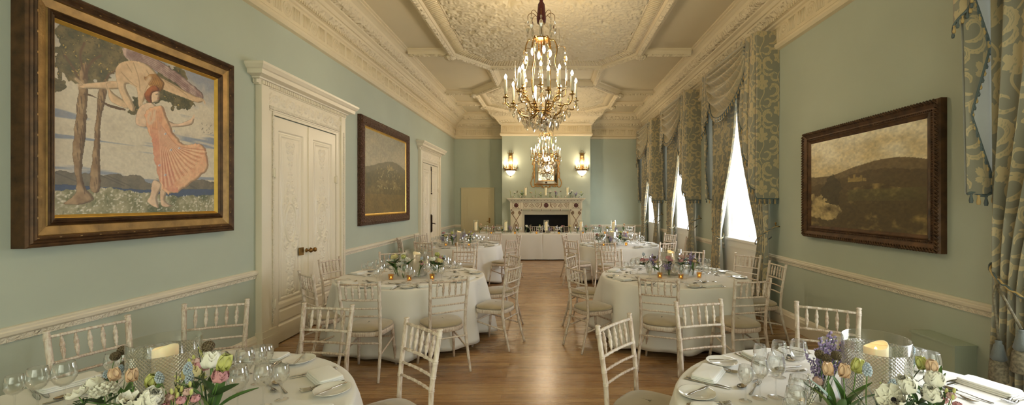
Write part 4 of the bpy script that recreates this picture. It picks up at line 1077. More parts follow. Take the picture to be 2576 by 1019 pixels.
def vase(kind, x, y, z, where, group):
    k = (kind, where); n = vs_n.get(k, 0); vs_n[k] = n+1
    return put(VASES[kind], (x, y, z), (0, 0, rs_.uniform(0, 6)), (f'{ORD[n].strip()} ' if n else '')+f'{VW[kind]} clear glass bud vase {where}', 'vase', group)
def cluster(x, y, z, vk, fl, where, group, hv=(.02, .10)):
    """one vase and its stems; fl: (kind, dx, dy, height above table)"""
    vase(vk, x, y, z, where, 'bud vases '+group)
    for kind, dx, dy, h in fl: flower(kind, (x+dx*.05, y+dy*.05, z+.012), (x+dx, y+dy, z+h), where, 'flowers '+group)
# front right table: positions taken round the hurricane
W = 'left of the big glass on the front right table'
def world(u, v, Y): return ((u-1385)*Y/1100, Y, 1.68-(v-510)*Y/1100)   # a spot on a plane at depth Y
def cl_px(vk, base, heads, where, group, z=ZT+.001):
    """base: (x, y) of the vase on the table; heads: (kind, (x, y, z))"""
    vase(vk, base[0], base[1], z, where, 'bud vases '+group)
    for kind, p in heads:
        b = Vector((base[0], base[1], z+.012)); d = Vector(p)-b
        flower(kind, (b.x+d.x*.04, b.y+d.y*.04, b.z), p, where, 'flowers '+group)
g = 'on the front right table'
cl_px(2, (1.245, 2.02), [('lilac blossom spray', world(2066, 905, 2.02)), ('lilac blossom spray', world(2096, 880, 2.05)), ('lilac blossom spray', world(2080, 862, 2.08)), ('lilac blossom spray', world(2052, 885, 2.0)), ('brown scabiosa seed pod', world(2062, 892, 1.93)), ('brown scabiosa seed pod', world(2080, 903, 1.90)), ('brown scabiosa seed pod', world(2104, 895, 1.90))], 'left of the cut glass, front right table', g)
cl_px(0, (1.115, 1.70), [('peach tulip', world(2085, 945, 1.72)), ('peach tulip', world(2122, 950, 1.68)), ('green tulip bud', world(2153, 938, 1.72))], 'with tulips, front right table', g)
cl_px(1, (1.06, 1.86), [('blush rose', world(2056, 962, 1.84)), ('white blossom spray', world(2066, 985, 1.76)), ('white blossom spray', world(2028, 948, 1.88))], 'with a blush rose, front right table', g)
cl_px(2, (1.20, 1.62), [('pale blue grape hyacinth', world(2182, 935, 1.62)), ('pale blue grape hyacinth', world(2243, 972, 1.62)), ('green bud spray', world(2212, 985, 1.62))], 'before the candle, front right table', g)
cl_px(1, (1.46, 1.62), [('white rose', world(2345, 998, 1.58)), ('white rose', world(2352, 962, 1.66)), ('white rose', world(2282, 975, 1.62)), ('black-eyed white anemone', world(2252, 1010, 1.52)), ('pink lisianthus', world(2392, 1000, 1.60)), ('white blossom spray', world(2300, 1002, 1.55))], 'of cream roses, front right table', g)
cl_px(0, (1.56, 1.76), [('peach tulip', world(2346, 938, 1.74)), ('green tulip bud', world(2322, 930, 1.78))], 'behind the cream roses, front right table', g)
cl_px(2, (1.62, 1.98), [('pale blue grape hyacinth', world(2294, 885, 2.0)), ('pale blue grape hyacinth', world(2304, 912, 2.0))], 'right of the candle, front right table', g)
cl_px(2, (1.36, 2.14), [('pink lisianthus', world(2140, 868, 2.18)), ('green bud spray', world(2128, 862, 2.18))], 'behind the candle, front right table', g)
g = 'on the front left table'
cl_px(1, (-1.68, 1.66), [('black-eyed white anemone', world(198, 998, 1.62)), ('white carnation', world(262, 985, 1.66)), ('white rose', world(238, 975, 1.72))], 'with an anemone, front left table', g)
cl_px(0, (-1.63, 1.70), [('peach tulip', world(292, 958, 1.72)), ('peach tulip', world(332, 960, 1.68)), ('green tulip bud', world(377, 972, 1.66))], 'with tulips, front left table', g)
cl_px(2, (-1.86, 1.86), [('brown scabiosa seed pod', world(290, 897, 1.92)), ('brown scabiosa seed pod', world(309, 882, 1.96)), ('brown scabiosa seed pod', world(313, 918, 1.9)), ('pale blue grape hyacinth', world(268, 945, 1.84)), ('pale blue grape hyacinth', world(303, 932, 1.84)), ('pale blue grape hyacinth', world(249, 968, 1.82))], 'left of the candle, front left table', g)
cl_px(2, (-1.42, 1.66), [('pale blue grape hyacinth', world(402, 955, 1.64)), ('pale blue grape hyacinth', world(472, 932, 1.68)), ('pale blue grape hyacinth', world(476, 955, 1.64)), ('green bud spray', world(440, 970, 1.62))], 'of grape hyacinth, front left table', g)
cl_px(1, (-1.33, 1.58), [('pink lisianthus', world(428, 1002, 1.56)), ('pink lisianthus', world(472, 990, 1.58))], 'with pink lisianthus, front left table', g)
cl_px(1, (-1.40, 1.80), [('yellow rose', world(482, 945, 1.80)), ('pink lisianthus', world(496, 915, 1.86)), ('green bud spray', world(504, 898, 1.9)), ('brown scabiosa seed pod', world(524, 872, 1.92))], 'with a yellow rose, front left table', g)
cl_px(0, (-1.34, 1.68), [('green tulip bud', world(560, 932, 1.66)), ('white rose', world(532, 915, 1.74)), ('pink alstroemeria', world(552, 952, 1.66))], 'with an open tulip, front left table', g)
cl_px(1, (-1.56, 1.52), [('black-eyed white anemone', world(324, 1014, 1.52)), ('white rose', world(372, 1012, 1.5))], 'of white anemones, front left table', g)
def votive(x, y, z, where): return put(VOT, (x, y, z), (0, 0, 0), f'glowing amber glass votive {where}', 'votive', 'amber glass votives')
votive(-1.60, 1.62, ZT+.001, 'left of the tulips on the front left table'); votive(-1.27, 1.60, ZT+.001, 'right side of the flowers, front left table'); votive(-1.44, 1.72, ZT+.001, 'before the cut glass vase, front left table')
votive(1.05, 1.78, ZT+.001, 'left of the flowers, front right table'); votive(1.30, 1.60, ZT+.001, 'before the cut glass vase, front right table')
BLOOM[0] = 1.45
KL = list(FP); rf = random.Random(21)
MIX = {'ML': ['green tulip bud', 'pink lisianthus', 'yellow rose', 'white carnation', 'brown scabiosa seed pod', 'peach tulip', 'black-eyed white anemone', 'pale blue grape hyacinth', 'white rose'],
       'MR': ['lilac blossom spray', 'pink alstroemeria', 'peach tulip', 'pink alstroemeria', 'blush rose', 'brown scabiosa seed pod', 'lilac blossom spray', 'pale blue grape hyacinth', 'green bud spray'],
       'BL': ['black-eyed white anemone', 'pink alstroemeria', 'green bud spray', 'white carnation', 'lilac blossom spray', 'yellow rose', 'green tulip bud', 'brown scabiosa seed pod'],
       'BR': ['white carnation', 'pink alstroemeria', 'green tulip bud', 'lilac blossom spray', 'blush rose', 'peach tulip', 'white blossom spray', 'brown scabiosa seed pod']}
for tb, kinds in MIX.items():
    hx_, hy_ = hpos[tb]; T = TN[tb]; nv = 8
    for k in range(nv):
        a = math.radians(-90+(k-3.5)*(38 if tb[0] == 'M' else 40))+rf.uniform(-.1, .1); r = .20+.05*(k % 2)
        x, y = hx_+r*math.cos(a)*1.15, hy_+r*math.sin(a)
        side = ['far left', 'left', 'front left', 'front, left of middle', 'front, right of middle', 'front right', 'right', 'far right'][k]
        fls = [(kinds[(k+q*3) % len(kinds)], rf.uniform(-.04, .04)+.05*math.cos(a), rf.uniform(-.03, .03), rf.uniform(.155, .25)) for q in range(4 if k % 2 else 3)]
        cluster(x, y, ZT+.001, k % 3, fls, f'{side} of the flowers, {T}', f'on the {T}')
    for k, (dx, dy, nm) in enumerate(((-.22, -.30, 'left'), (.02, -.36, 'middle'), (.27, -.28, 'right'))):
        votive(hx_+dx, hy_+dy, ZT+.001, f'{nm} of the three before the flowers, {T}')
for k in range(21):                                                 # along the head table
    x = -2.2+k*.225+rf.uniform(-.05, .05); nm = f'head table'
    if k % 3 == 2: votive(x, 12.86, HZ+.001, f'{["nearest the door end", "second from the door end", "left of the middle", "right of the middle", "second from the window end", "nearest the window end", "at the very window end"][k//3]} of the head table')
    spot = ['door end', 'door end', 'left part', 'left part', 'left of middle', 'left of middle', 'left of middle', 'middle', 'middle', 'middle', 'right of middle', 'right of middle', 'right part', 'right part', 'window end', 'window end', 'window end', 'window end', 'window end', 'window end', 'window end'][k]
    cluster(x+.08, 12.96+rf.uniform(-.06, .1), HZ+.001, k % 3, [(KL[(k*5+q*3) % len(KL)], rf.uniform(-.04, .04), rf.uniform(-.02, .02), rf.uniform(.15, .25)) for q in range(2+(k % 2))], f'at the {spot} of the head table', 'on the head table')
# ------------------------------------------------------------------ paintings
def bez2(P, n=6):
    P = [Vector(p) for p in P]; Q = [P[0]*2-P[1]]+P+[P[-1]*2-P[-2]]; out = []
    for i in range(1, len(Q)-2):
        for k in range(n):
            t = k/n; a, b, c, d = Q[i-1:i+3]; out.append(.5*((2*b)+(-a+c)*t+(2*a-5*b+4*c-d)*t*t+(-a+3*b-3*c+d)*t**3))
    out.append(P[-1]); return out
def vnoise(shape, sc, seed, octs=4, asp=(1, 1)):
    rng = np.random.RandomState(seed); out = np.zeros(shape); amp = 1; tot = 0
    for o in range(octs):
        n0, n1 = max(2, int(sc*asp[0]*2**o)), max(2, int(sc*asp[1]*2**o)); g = rng.rand(n0+2, n1+2)
        x = np.linspace(0, n0, shape[0]); y = np.linspace(0, n1, shape[1]); xi = np.minimum(x.astype(int), n0); yi = np.minimum(y.astype(int), n1)
        fx = (x-xi)[:, None]; fy = (y-yi)[None, :]; fx = fx*fx*(3-2*fx); fy = fy*fy*(3-2*fy)
        a = g[xi][:, yi]; b = g[xi+1][:, yi]; c = g[xi][:, yi+1]; d = g[xi+1][:, yi+1]
        out += amp*((a*(1-fx)+b*fx)*(1-fy)+(c*(1-fx)+d*fx)*fy); tot += amp; amp *= .55
    return out/tot
def C3(r, g, b): return np.array(srgb(r, g, b)[:3])
def mixc(a, b, t): return a+(b-a)*t[..., None]
def soft_inside(poly, U, V, wob, nz):
    return inside(poly, U+(nz-.5)*wob, V+(np.roll(nz, 17, 0)-.5)*wob)
def smooth_poly(P, k=5):
    n = len(P); out = []
    for i in range(n):
        a, b, c, d = (np.array(P[(i+j-1) % n]) for j in range(4))
        for q in range(k):
            t = q/k; out.append(tuple(.5*(2*b+(-a+c)*t+(2*a-5*b+4*c-d)*t*t+(-a+3*b-3*c+d)*t**3)))
    return out
def blur(m, r):
    m = m.astype(float)
    for _ in range(r):
        m = (m+np.roll(m, 1, 0)+np.roll(m, -1, 0))/3; m = (m+np.roll(m, 1, 1)+np.roll(m, -1, 1))/3
    return m
def painting_one(nu=430, nv=390):
    """two pines over a pale shore, a woman in a peach dress and a figure flying above her"""
    Ug = np.linspace(0, 1, nu); Vg = np.linspace(0, 1, nv)
    u = Ug[:, None]*np.ones((1, nv)); v = np.ones((nu, 1))*Vg[None, :]
    n1 = vnoise((nu, nv), 5, 1); n2 = vnoise((nu, nv), 26, 2, 3); n3 = vnoise((nu, nv), 90, 3, 2); ns = vnoise((nu, nv), 4, 4, 3, (.5, 6))
    A = mixc(C3(206, 192, 166)*np.ones((nu, nv, 3)), C3(226, 214, 190), n1)
    A = mixc(A, C3(112, 130, 156), np.clip((ns-.66)*12, 0, 1)*.75*(v < .70)); A = mixc(A, C3(106, 124, 152), np.clip((v-.80)*6+(n1-.5)*4, 0, 1)*.7)
    A = mixc(A, C3(176, 160, 140), np.clip((n2-.55)*3, 0, 1)*.35)
    def put_(poly, col, wob=.0, col2=None, k=.5, vol=0, sm=True, edge=.6):
        nonlocal A
        P = smooth_poly(poly) if sm else poly
        m = soft_inside(P, u, v, wob, n2); c = col*np.ones((nu, nv, 3))
        if col2 is not None: c = mixc(c, col2, np.clip((n2-.5)*2.4+.5, 0, 1)*k)
        if vol: b = blur(m, vol); gx = np.roll(b, 3, 0)-np.roll(b, -3, 0); c = c*(np.clip(.62+.42*b-2.2*gx, .5, 1.12))[..., None]
        A = np.where(m[..., None], c, A)
        if edge:
            e_ = m & ~(np.roll(m, 1, 0) & np.roll(m, -1, 0) & np.roll(m, 1, 1) & np.roll(m, -1, 1)); A = np.where(e_[..., None], A*edge, A)
        return m
    def stroke(pts, w_, col, al=.8, clip=None):
        nonlocal A
        H = np.zeros((nu, nv)); Q = np.array(pts, float); 
        if len(pts) > 2: Q = np.array([(p.x, p.y) for p in bez2([(a, b, 0) for a, b in pts], 6)])
        stamp_curve(H, Ug, Vg, Q, w_, al)
        if clip is not None: H = H*clip
        A = mixc(A, col, np.clip(H, 0, 1))
    P = POLY; rng = np.random.RandomState(4)
    put_(P['hill'], C3(128, 118, 98), .03, col2=C3(92, 86, 72), edge=.7)
    for k in range(9): x = rng.rand(); stroke([(x, .225), (x+.06, .20), (x+.13, .17)], .003, C3(78, 72, 62), .6)
    put_(P['wat'], C3(72, 86, 110), .01, edge=.8)
    put_(P['gr'], C3(176, 166, 130), .03, col2=C3(120, 120, 80), k=.8, sm=False, edge=0)
    g_ = inside(P['gr'], u, v); A = mixc(A, C3(206, 196, 168), g_*np.clip((n3-.60)*6, 0, 1)); A = mixc(A, C3(78, 88, 50), g_*np.clip((n1-.48)*6, 0, 1)*.8*(u > .32))
    for k in range(60): x, y = rng.rand(), rng.rand()*.13; stroke([(x, y), (x+.004, y+.022)], .0022, C3(88, 98, 54), .7)
    for k in range(70): x, y = rng.rand(), rng.rand()*.12; stroke([(x, y), (x+.003, y+.002)], .0035, C3(236, 230, 210), .8)
    for q, pw in (('fol', .14), ('fol2', .05), ('fol3', .09)):
        put_(P[q], C3(70, 72, 44), pw, col2=C3(122, 106, 68), k=1.0, edge=0)
        mf = soft_inside(P[q], u, v, pw, n2); A = mixc(A, C3(44, 50, 32), mf*np.clip((n3-.56)*5, 0, 1)*.8); A = mixc(A, C3(200, 168, 92), mf*np.clip((n3-.76)*14, 0, 1)*.8)
    A = mixc(A, C3(100, 124, 154), soft_inside(P['fol'], u, v, .14, n2)*np.clip((n1-.70)*9, 0, 1)*.7)
    for q in ('tr1', 'tr2'):
        m = put_(P[q], C3(140, 110, 76), .012, col2=C3(172, 142, 104), k=1.0, vol=6)
        for k in range(60):
            x = P[q][0][0]-.02+rng.rand()*.07; y = .1+rng.rand()*.7; stroke([(x, y), (x-.004, y+.035)], .0022, C3(70, 50, 34), .7, m)
    for pts in ([(.13, .70), (.09, .78), (.05, .84)], [(.135, .74), (.17, .84), (.22, .90)], [(.23, .70), (.26, .80), (.33, .86)], [(.145, .75), (.12, .86), (.14, .94)]): stroke(pts, .006, C3(96, 70, 46), .95)
    put_(P['br'], C3(92, 70, 48), edge=0)
    m = put_(P['drap'], C3(150, 118, 112), .02, col2=C3(196, 168, 154), k=1.0, vol=6)
    for k in range(7): d = k*.012; stroke([(.36, .985-d*.6), (.55, .975-d), (.75, .90-d*1.2), (.88, .84-d*.5)], .0028, C3(104, 78, 76), .6, m)
    S1, S2 = C3(222, 190, 150), C3(186, 146, 106)
    for q in ('leg1', 'leg2', 'arm', 'bod'): put_(P[q], S1, .004, col2=S2, k=.5, vol=7)
    for pts in ([(.40, .92), (.43, .84), (.44, .76)], [(.33, .84), (.38, .80), (.42, .78)], [(.48, .90), (.52, .84), (.50, .79)], [(.36, .90), (.39, .86)], [(.60, .87), (.68, .85), (.76, .82)]): stroke(pts, .003, C3(140, 100, 68), .6)
    for pts in ([(.115, .70), (.13, .71), (.10, .73)], [(.87, .82), (.90, .815), (.91, .80)], [(.255, .72), (.25, .75), (.27, .76)]): stroke(pts, .008, S1, .95); stroke(pts, .002, C3(130, 92, 62), .6)
    m = put_(P['hair'], C3(190, 136, 70), .02, col2=C3(136, 88, 44), k=.8, vol=4)
    for k in range(8): stroke([(.48+.012*k, .80+.01*(k % 3)), (.50+.012*k, .83), (.52+.01*k, .87)], .002, C3(110, 70, 36), .7, m)
    stroke([(.50, .86), (.46, .78), (.445, .70), (.455, .66)], .013, S1, .95); stroke([(.515, .855), (.475, .78), (.46, .70)], .002, C3(140, 100, 68), .6)
    for q in ('wl1', 'wl2'): put_(P[q], C3(226, 196, 162), .003, col2=C3(196, 156, 120), k=.5, vol=5)
    for q in ('wtor', 'warm'): put_(P[q], C3(230, 200, 168), .003, col2=C3(204, 166, 130), k=.5, vol=6)
    put_(P['wface'], C3(230, 198, 162), 0, vol=4)
    m = put_(P['dress'], C3(232, 186, 142), .03, col2=C3(220, 160, 122), k=.9, vol=12); put_(P['dsh'], C3(218, 148, 118), .04, col2=C3(232, 180, 140), edge=0)
    for k in range(26):
        f = k/25; x1 = .58+.36*f; y1 = .16+.30*f**1.4; stroke([(.55+.03*f, .60-.03*f), (.57+.12*f, .44+.02*f), (lerp(.57, x1, .75), lerp(.44, y1, .7)), (x1, y1)], .0035, C3(190, 110, 84) if k % 2 else C3(246, 212, 172), .65, m)
    for k in range(6): stroke([(.50+.015*k, .66), (.51+.013*k, .60), (.52+.01*k, .54)], .0025, C3(196, 116, 88), .6, m)
    m = put_(P['whair'], C3(176, 98, 50), .015, col2=C3(120, 64, 34), k=.8, vol=4)
    stroke([(.548, .775), (.566, .764), (.560, .752), (.563, .742), (.553, .728)], .002, C3(120, 76, 52), .8); stroke([(.540, .766), (.550, .768)], .0025, C3(70, 44, 34), .9); stroke([(.551, .744), (.560, .743)], .0022, C3(176, 84, 70), .9)
    stroke([(.505, .64), (.49, .60), (.50, .57), (.525, .60), (.53, .64)], .010, C3(226, 194, 160), .95); stroke([(.53, .64), (.535, .66)], .006, C3(226, 194, 160), .95)
    for k in range(4): stroke([(.80, .66), (.822, .672+.008*k)], .0035, C3(226, 194, 160), .95)
    for x, y in ((.56, .31), (.64, .42), (.70, .44), (.60, .52), (.60, .25), (.66, .55)): stroke([(x, y), (x+.006, y+.004)], .005, C3(236, 234, 230), .9); stroke([(x+.006, y), (x+.008, y+.006)], .003, C3(110, 130, 160), .9)
    for k in range(16): x, y = .88+rng.rand()*.10, .58+rng.rand()*.07; stroke([(x, y), (x+.004, y+.006)], .0022, C3(84, 74, 62), .8)
    return A*(.90+.2*n3[..., None])
def landscape(nu, nv, seed, sky0, sky1, hz, far, mid, near, warm, castle=None):
    u = np.linspace(0, 1, nu)[:, None]*np.ones((1, nv)); v = np.ones((nu, 1))*np.linspace(0, 1, nv)[None, :]
    n1 = vnoise((nu, nv), 4, seed); n2 = vnoise((nu, nv), 14, seed+1, 4); n3 = vnoise((nu, nv), 50, seed+2, 2); ns = vnoise((nu, nv), 5, seed+3, 4, (1, 1.6))
    A = mixc(sky1*np.ones((nu, nv, 3)), sky0, np.clip((v-hz)/(1-hz)*.9+(ns-.5)*1.8, 0, 1))
    h1 = hz+.06*np.sin(u*5+seed)+.03*(n1-.5); A = np.where((v < h1)[..., None], mixc(far*np.ones_like(A), mid, n2), A)
    h2 = hz-.10+.07*np.sin(u*4+1+seed)+.05*(n2-.5); A = np.where((v < h2)[..., None], mixc(mid*np.ones_like(A), near, np.clip(n2*1.8-.3, 0, 1)), A)
    if castle is not None:
        cu, cv = castle
        for du, w_, h in ((-.05, .02, .05), (-.03, .05, .035), (.0, .018, .075), (.03, .045, .04), (.06, .02, .06), (.09, .03, .03)):
            m = (abs(u-cu-du) < w_/2) & (v > cv) & (v < cv+h+.008*(np.sin(u*500) > 0)); A = np.where(m[..., None], warm*(.75+.5*n3[..., None]), A)
    h3 = hz-.24+.05*np.sin(u*6+seed)+.1*(n1-.5); A = np.where((v < h3)[..., None], mixc(near*np.ones_like(A), warm, np.clip((n2-.55)*3+(n1-.5)*2, 0, 1)), A)
    return A, u, v, n1, n2, n3
def canvas(A, origin, eu, ev, nrm, par, name='canvas'):
    nu, nv = A.shape[:2]; o = Vector(origin); eu = Vector(eu); ev = Vector(ev)
    U = np.linspace(0, 1, nu)[:, None, None]; V = np.linspace(0, 1, nv)[None, :, None]
    P = np.array(o)+U*np.array(eu)+V*np.array(ev); vs = P.reshape(-1, 3)
    i = np.arange(nu-1)[:, None]*nv+np.arange(nv-1)[None, :]; q = np.stack([i, i+nv, i+nv+1, i+1], -1).reshape(-1, 4)
    if np.dot(np.cross(np.array(eu), np.array(ev)), nrm) < 0: q = q[:, ::-1]
    me = bpy.data.meshes.new(name); me.from_pydata(vs.tolist(), [], q.tolist()); me.materials.append(PAINT)
    c = me.color_attributes.new('paint', 'FLOAT_COLOR', 'POINT'); arr = np.ones((nu*nv, 4), np.float32); arr[:, :3] = A.reshape(-1, 3); c.data.foreach_set('color', arr.ravel())
    ob = bpy.data.objects.new(name, me); COL.objects.link(ob); ob.parent = par; return ob
def frame_part(name, prof, y0, y1, z0, z1, side, mat, par, mats=None):
    """prof: (inset from outer edge, stand-off from wall); a mitred rectangle moulding on a side wall"""
    mb = MB(); base = XL if side == 'L' else XR; sg = 1 if side == 'L' else -1; mb.smooth = False
    P = []
    for ins, d in prof: P.append([(base+sg*d, y, z) for y, z in ((y0+ins, z0+ins), (y1-ins, z0+ins), (y1-ins, z1-ins), (y0+ins, z1-ins))])
    for k, (a, b) in enumerate(zip(P, P[1:])):
        mb.cur = mats[k] if mats else 0
        ia = [mb.vert(p) for p in a]; ib = [mb.vert(p) for p in b]
        for q in range(4): mb.face((ia[q], ia[(q+1) % 4], ib[(q+1) % 4], ib[q]), False)
    o = mb.build(name, mat, par, fix=False); return o
def beads(mb, y0, y1, z0, z1, x, r, step, sc=(1, 1, 1)):
    for a, b, ax in ((y0, y1, 0), (z0, z1, 1)):
        n = int((b-a)/step)
        for k in range(n+1):
            t = a+(b-a)*k/n
            for e in ((z0, z1) if ax == 0 else (y0, y1)): mb.ball((x, t, e) if ax == 0 else (x, e, t), r, 6, 4)
POLY = dict(
fol=[(0.008,1.002),(0.179,1.012),(0.376,0.998),(0.353,0.895),(0.259,0.757),(0.115,0.722),(0.008,0.731)],
fol2=[(0.001,0.702),(0.044,0.701),(0.05,0.668),(0.001,0.641)],
fol3=[(0.361,0.629),(0.407,0.72),(0.686,1.008),(0.808,0.881),(0.818,0.734),(0.686,0.713),(0.505,0.712),(0.431,0.605)],
tr1=[(0.125,0.804),(0.155,0.814),(0.147,0.479),(0.128,0.204),(0.185,0.083),(0.044,0.061),(0.103,0.132),(0.083,0.327),(0.097,0.498),(0.115,0.715)],
tr2=[(0.211,0.714),(0.255,0.726),(0.218,0.492),(0.216,0.157),(0.166,0.155),(0.179,0.339)],
br=[(0.134,0.656),(0.205,0.653),(0.259,0.621),(0.346,0.618),(0.343,0.631),(0.259,0.636),(0.166,0.667)],
hill=[(-0.003,0.229),(0.079,0.232),(0.232,0.233),(0.439,0.231),(0.505,0.191),(0.746,0.224),(1.035,0.224),(1.035,0.12),(-0.003,0.142)],
wat=[(-0.003,0.162),(0.205,0.161),(0.505,0.152),(1.035,0.17),(1.035,0.104),(-0.003,0.122)],
gr=[(-0.003,0.126),(0.205,0.157),(0.439,0.134),(0.686,0.114),(1.035,0.13),(1.035,-0.021),(-0.003,-0.006)],
bod=[(0.302,0.862),(0.391,0.932),(0.505,0.93),(0.575,0.85),(0.505,0.779),(0.463,0.702),(0.431,0.661),(0.415,0.771),(0.353,0.769),(0.41,0.644),(0.376,0.63),(0.316,0.728)],
leg1=[(0.13,0.712),(0.205,0.744),(0.316,0.782),(0.331,0.744),(0.14,0.691)],
leg2=[(0.259,0.724),(0.302,0.696),(0.379,0.662),(0.368,0.634),(0.273,0.652)],
arm=[(0.557,0.887),(0.808,0.834),(0.899,0.826),(0.862,0.79),(0.766,0.792),(0.557,0.819)],
hair=[(0.471,0.853),(0.539,0.894),(0.596,0.856),(0.575,0.795),(0.505,0.804)],
drap=[(0.353,0.99),(0.439,1.002),(0.575,0.987),(0.766,0.924),(0.899,0.853),(0.84,0.792),(0.686,0.874),(0.505,0.921),(0.361,0.933)],
whair=[(0.468,0.749),(0.505,0.808),(0.557,0.814),(0.564,0.792),(0.515,0.762),(0.515,0.712),(0.485,0.711)],
wface=[(0.512,0.764),(0.56,0.791),(0.564,0.753),(0.553,0.721),(0.512,0.711)],
wtor=[(0.439,0.663),(0.505,0.704),(0.548,0.681),(0.531,0.634),(0.505,0.554),(0.426,0.544),(0.412,0.584)],
warm=[(0.589,0.621),(0.686,0.605),(0.783,0.652),(0.818,0.685),(0.804,0.623),(0.686,0.582),(0.602,0.577)],
dress=[(0.48,0.656),(0.593,0.691),(0.633,0.6),(0.73,0.478),(0.895,0.486),(0.945,0.353),(0.873,0.26),(0.667,0.131),(0.567,0.189),(0.513,0.446),(0.485,0.541)],
dsh=[(0.505,0.545),(0.593,0.527),(0.62,0.392),(0.686,0.149),(0.575,0.189),(0.525,0.38)],
wl1=[(0.522,0.212),(0.584,0.189),(0.548,0.103),(0.56,0.035),(0.485,0.074),(0.505,0.119)],
wl2=[(0.575,0.189),(0.62,0.174),(0.602,0.086),(0.652,0.048),(0.575,0.055)],
)
t = thing('framed_painting', 'large gilt-framed painting of a dancing woman in peach dress under a flying figure', 'painting')
A = painting_one()
y0, y1, z0, z1 = 2.64, 4.385, 1.40, 3.05
OUT = [(0, 0), (0, .05), (.0, .085), (.012, .095), (.022, .088), (.032, .1), (.042, .09), (.052, .1), (.062, .09), (.07, .085)]
frame_part('outer_frame', OUT, y0, y1, z0, z1, 'L', BRONZE, t)
frame_part('gilt_band', [(.07, .085), (.075, .075), (.128, .065), (.134, .07)], y0, y1, z0, z1, 'L', GILT, t)
frame_part('inner_frame', [(.134, .07), (.140, .08), (.147, .07), (.153, .08), (.160, .07), (.168, .075), (.178, .06)], y0, y1, z0, z1, 'L', BRONZE, t)
frame_part('slip', [(.178, .06), (.182, .058), (.205, .035)], y0, y1, z0, z1, 'L', GILTBR, t)
mb = MB()
for k in range(14): 
    yy = y0+.06+(y1-y0-.12)*k/13
    for zz in (z0+.056, z1-.056): mb.box(XL+.086, XL+.097, yy-.007, yy+.007, zz-.004, zz+.004)
for k in range(1, 12):
    zz = z0+.056+(z1-z0-.112)*k/12
    for yy in (y0+.056, y1-.056): mb.box(XL+.086, XL+.097, yy-.004, yy+.004, zz-.007, zz+.007)
mb.build('gilt_stud', GILT, t)
canvas(A, (XL+.04, y0+.19, z0+.19), (0, y1-y0-.38, 0), (0, 0, z1-z0-.38), (1, 0, 0), t)
t = thing('framed_painting', 'dark carved frame with a dim hillside town view, hung between the two double doors', 'painting')
y0, y1, z0, z1 = 7.38, 9.88, 1.28, 3.18
frame_part('outer_frame', [(0, 0), (0, .06), (.02, .085), (.06, .10), (.11, .085), (.15, .06), (.16, .05)], y0, y1, z0, z1, 'L', DARKFR, t)
frame_part('slip', [(.16, .05), (.175, .058), (.19, .05), (.215, .04)], y0, y1, z0, z1, 'L', GILTBR, t)
A, u, v, n1, n2, n3 = landscape(260, 200, 11, C3(150, 144, 122), C3(172, 160, 130), .62, C3(120, 112, 86), C3(96, 88, 60), C3(112, 98, 62), C3(150, 130, 84), (.55, .56))
A = mixc(A, C3(140, 116, 70), (v < .24)*np.clip(n2*1.2, 0, 1)); A = mixc(A, C3(168, 154, 112), np.clip((n3-.66)*8, 0, 1)*(abs(v-.45) < .14)*(abs(u-.55) < .3))
A = A*(.78+.44*n3[..., None])
canvas(A, (XL+.045, y0+.2, z0+.2), (0, y1-y0-.4, 0), (0, 0, z1-z0-.4), (1, 0, 0), t)
t = thing('framed_painting', 'gilt rope-edged frame with a brown landscape and ruined castle, on the right wall', 'painting')
y0, y1, z0, z1 = 3.55, 5.48, 1.26, 2.535
frame_part('outer_frame', [(0, 0), (0, .05), (.01, .07), (.028, .075), (.04, .066), (.07, .05), (.10, .05)], y0, y1, z0, z1, 'R', BRONZE, t)
frame_part('inner_frame', [(.10, .05), (.108, .06), (.118, .05), (.13, .045), (.15, .035)], y0, y1, z0, z1, 'R', BRONZE, t)
mb = MB()
def rope_edge(mb, y0, y1, z0, z1, x, r, pitch):
    for a, b, fix, ax in ((y0, y1, z0, 0), (y0, y1, z1, 0), (z0, z1, y0, 1), (z0, z1, y1, 1)):
        n = int((b-a)/pitch)
        for k in range(n):
            s0 = a+pitch*k; p = [(x+r*.6, s0, fix-r) if ax == 0 else (x+r*.6, fix-r, s0), (x-r*.5, s0+pitch*.5, fix) if ax == 0 else (x-r*.5, fix, s0+pitch*.5), (x+r*.6, s0+pitch, fix+r) if ax == 0 else (x+r*.6, fix+r, s0+pitch)]
            mb.tube(p, [r*.4, r*.62, r*.4], 5)
rope_edge(mb, y0+.02, y1-.02, z0+.02, z1-.02, XR-.076, .016, .032); mb.build('rope_moulding', BRONZE, t, fix=False)
mb = MB(); beads(mb, y0+.088, y1-.088, z0+.088, z1-.088, XR-.052, .008, .02); mb.build('bead_moulding', BRONZE, t, fix=False)
A, u, v, n1, n2, n3 = landscape(260, 170, 23, C3(244, 234, 206), C3(216, 196, 150), .64, C3(128, 108, 70), C3(96, 76, 44), C3(86, 70, 38), C3(150, 126, 70), (.46, .50))
A = mixc(A, C3(66, 56, 32), soft_inside([(.14, .26), (.3, .26), (.34, .5), (.26, .6), (.16, .55), (.12, .4)], u, v, .1, n2)*.85)
A = mixc(A, C3(190, 168, 116), soft_inside([(0, .12), (.22, .08), (.34, .2), (.2, .32), (.05, .38), (0, .36)], u, v, .12, n2)*np.clip(n2*2-.4, 0, 1)); A = mixc(A, C3(104, 100, 52), ((v < .42) & (v > .3) & (u > .4))*.7*n1)
A = A*(.72+.56*n3[..., None])*(.85+.3*n2[..., None])
canvas(A, (XR-.038, y1-.14, z0+.14), (0, -(y1-y0-.28), 0), (0, 0, z1-z0-.28), (-1, 0, 0), t)

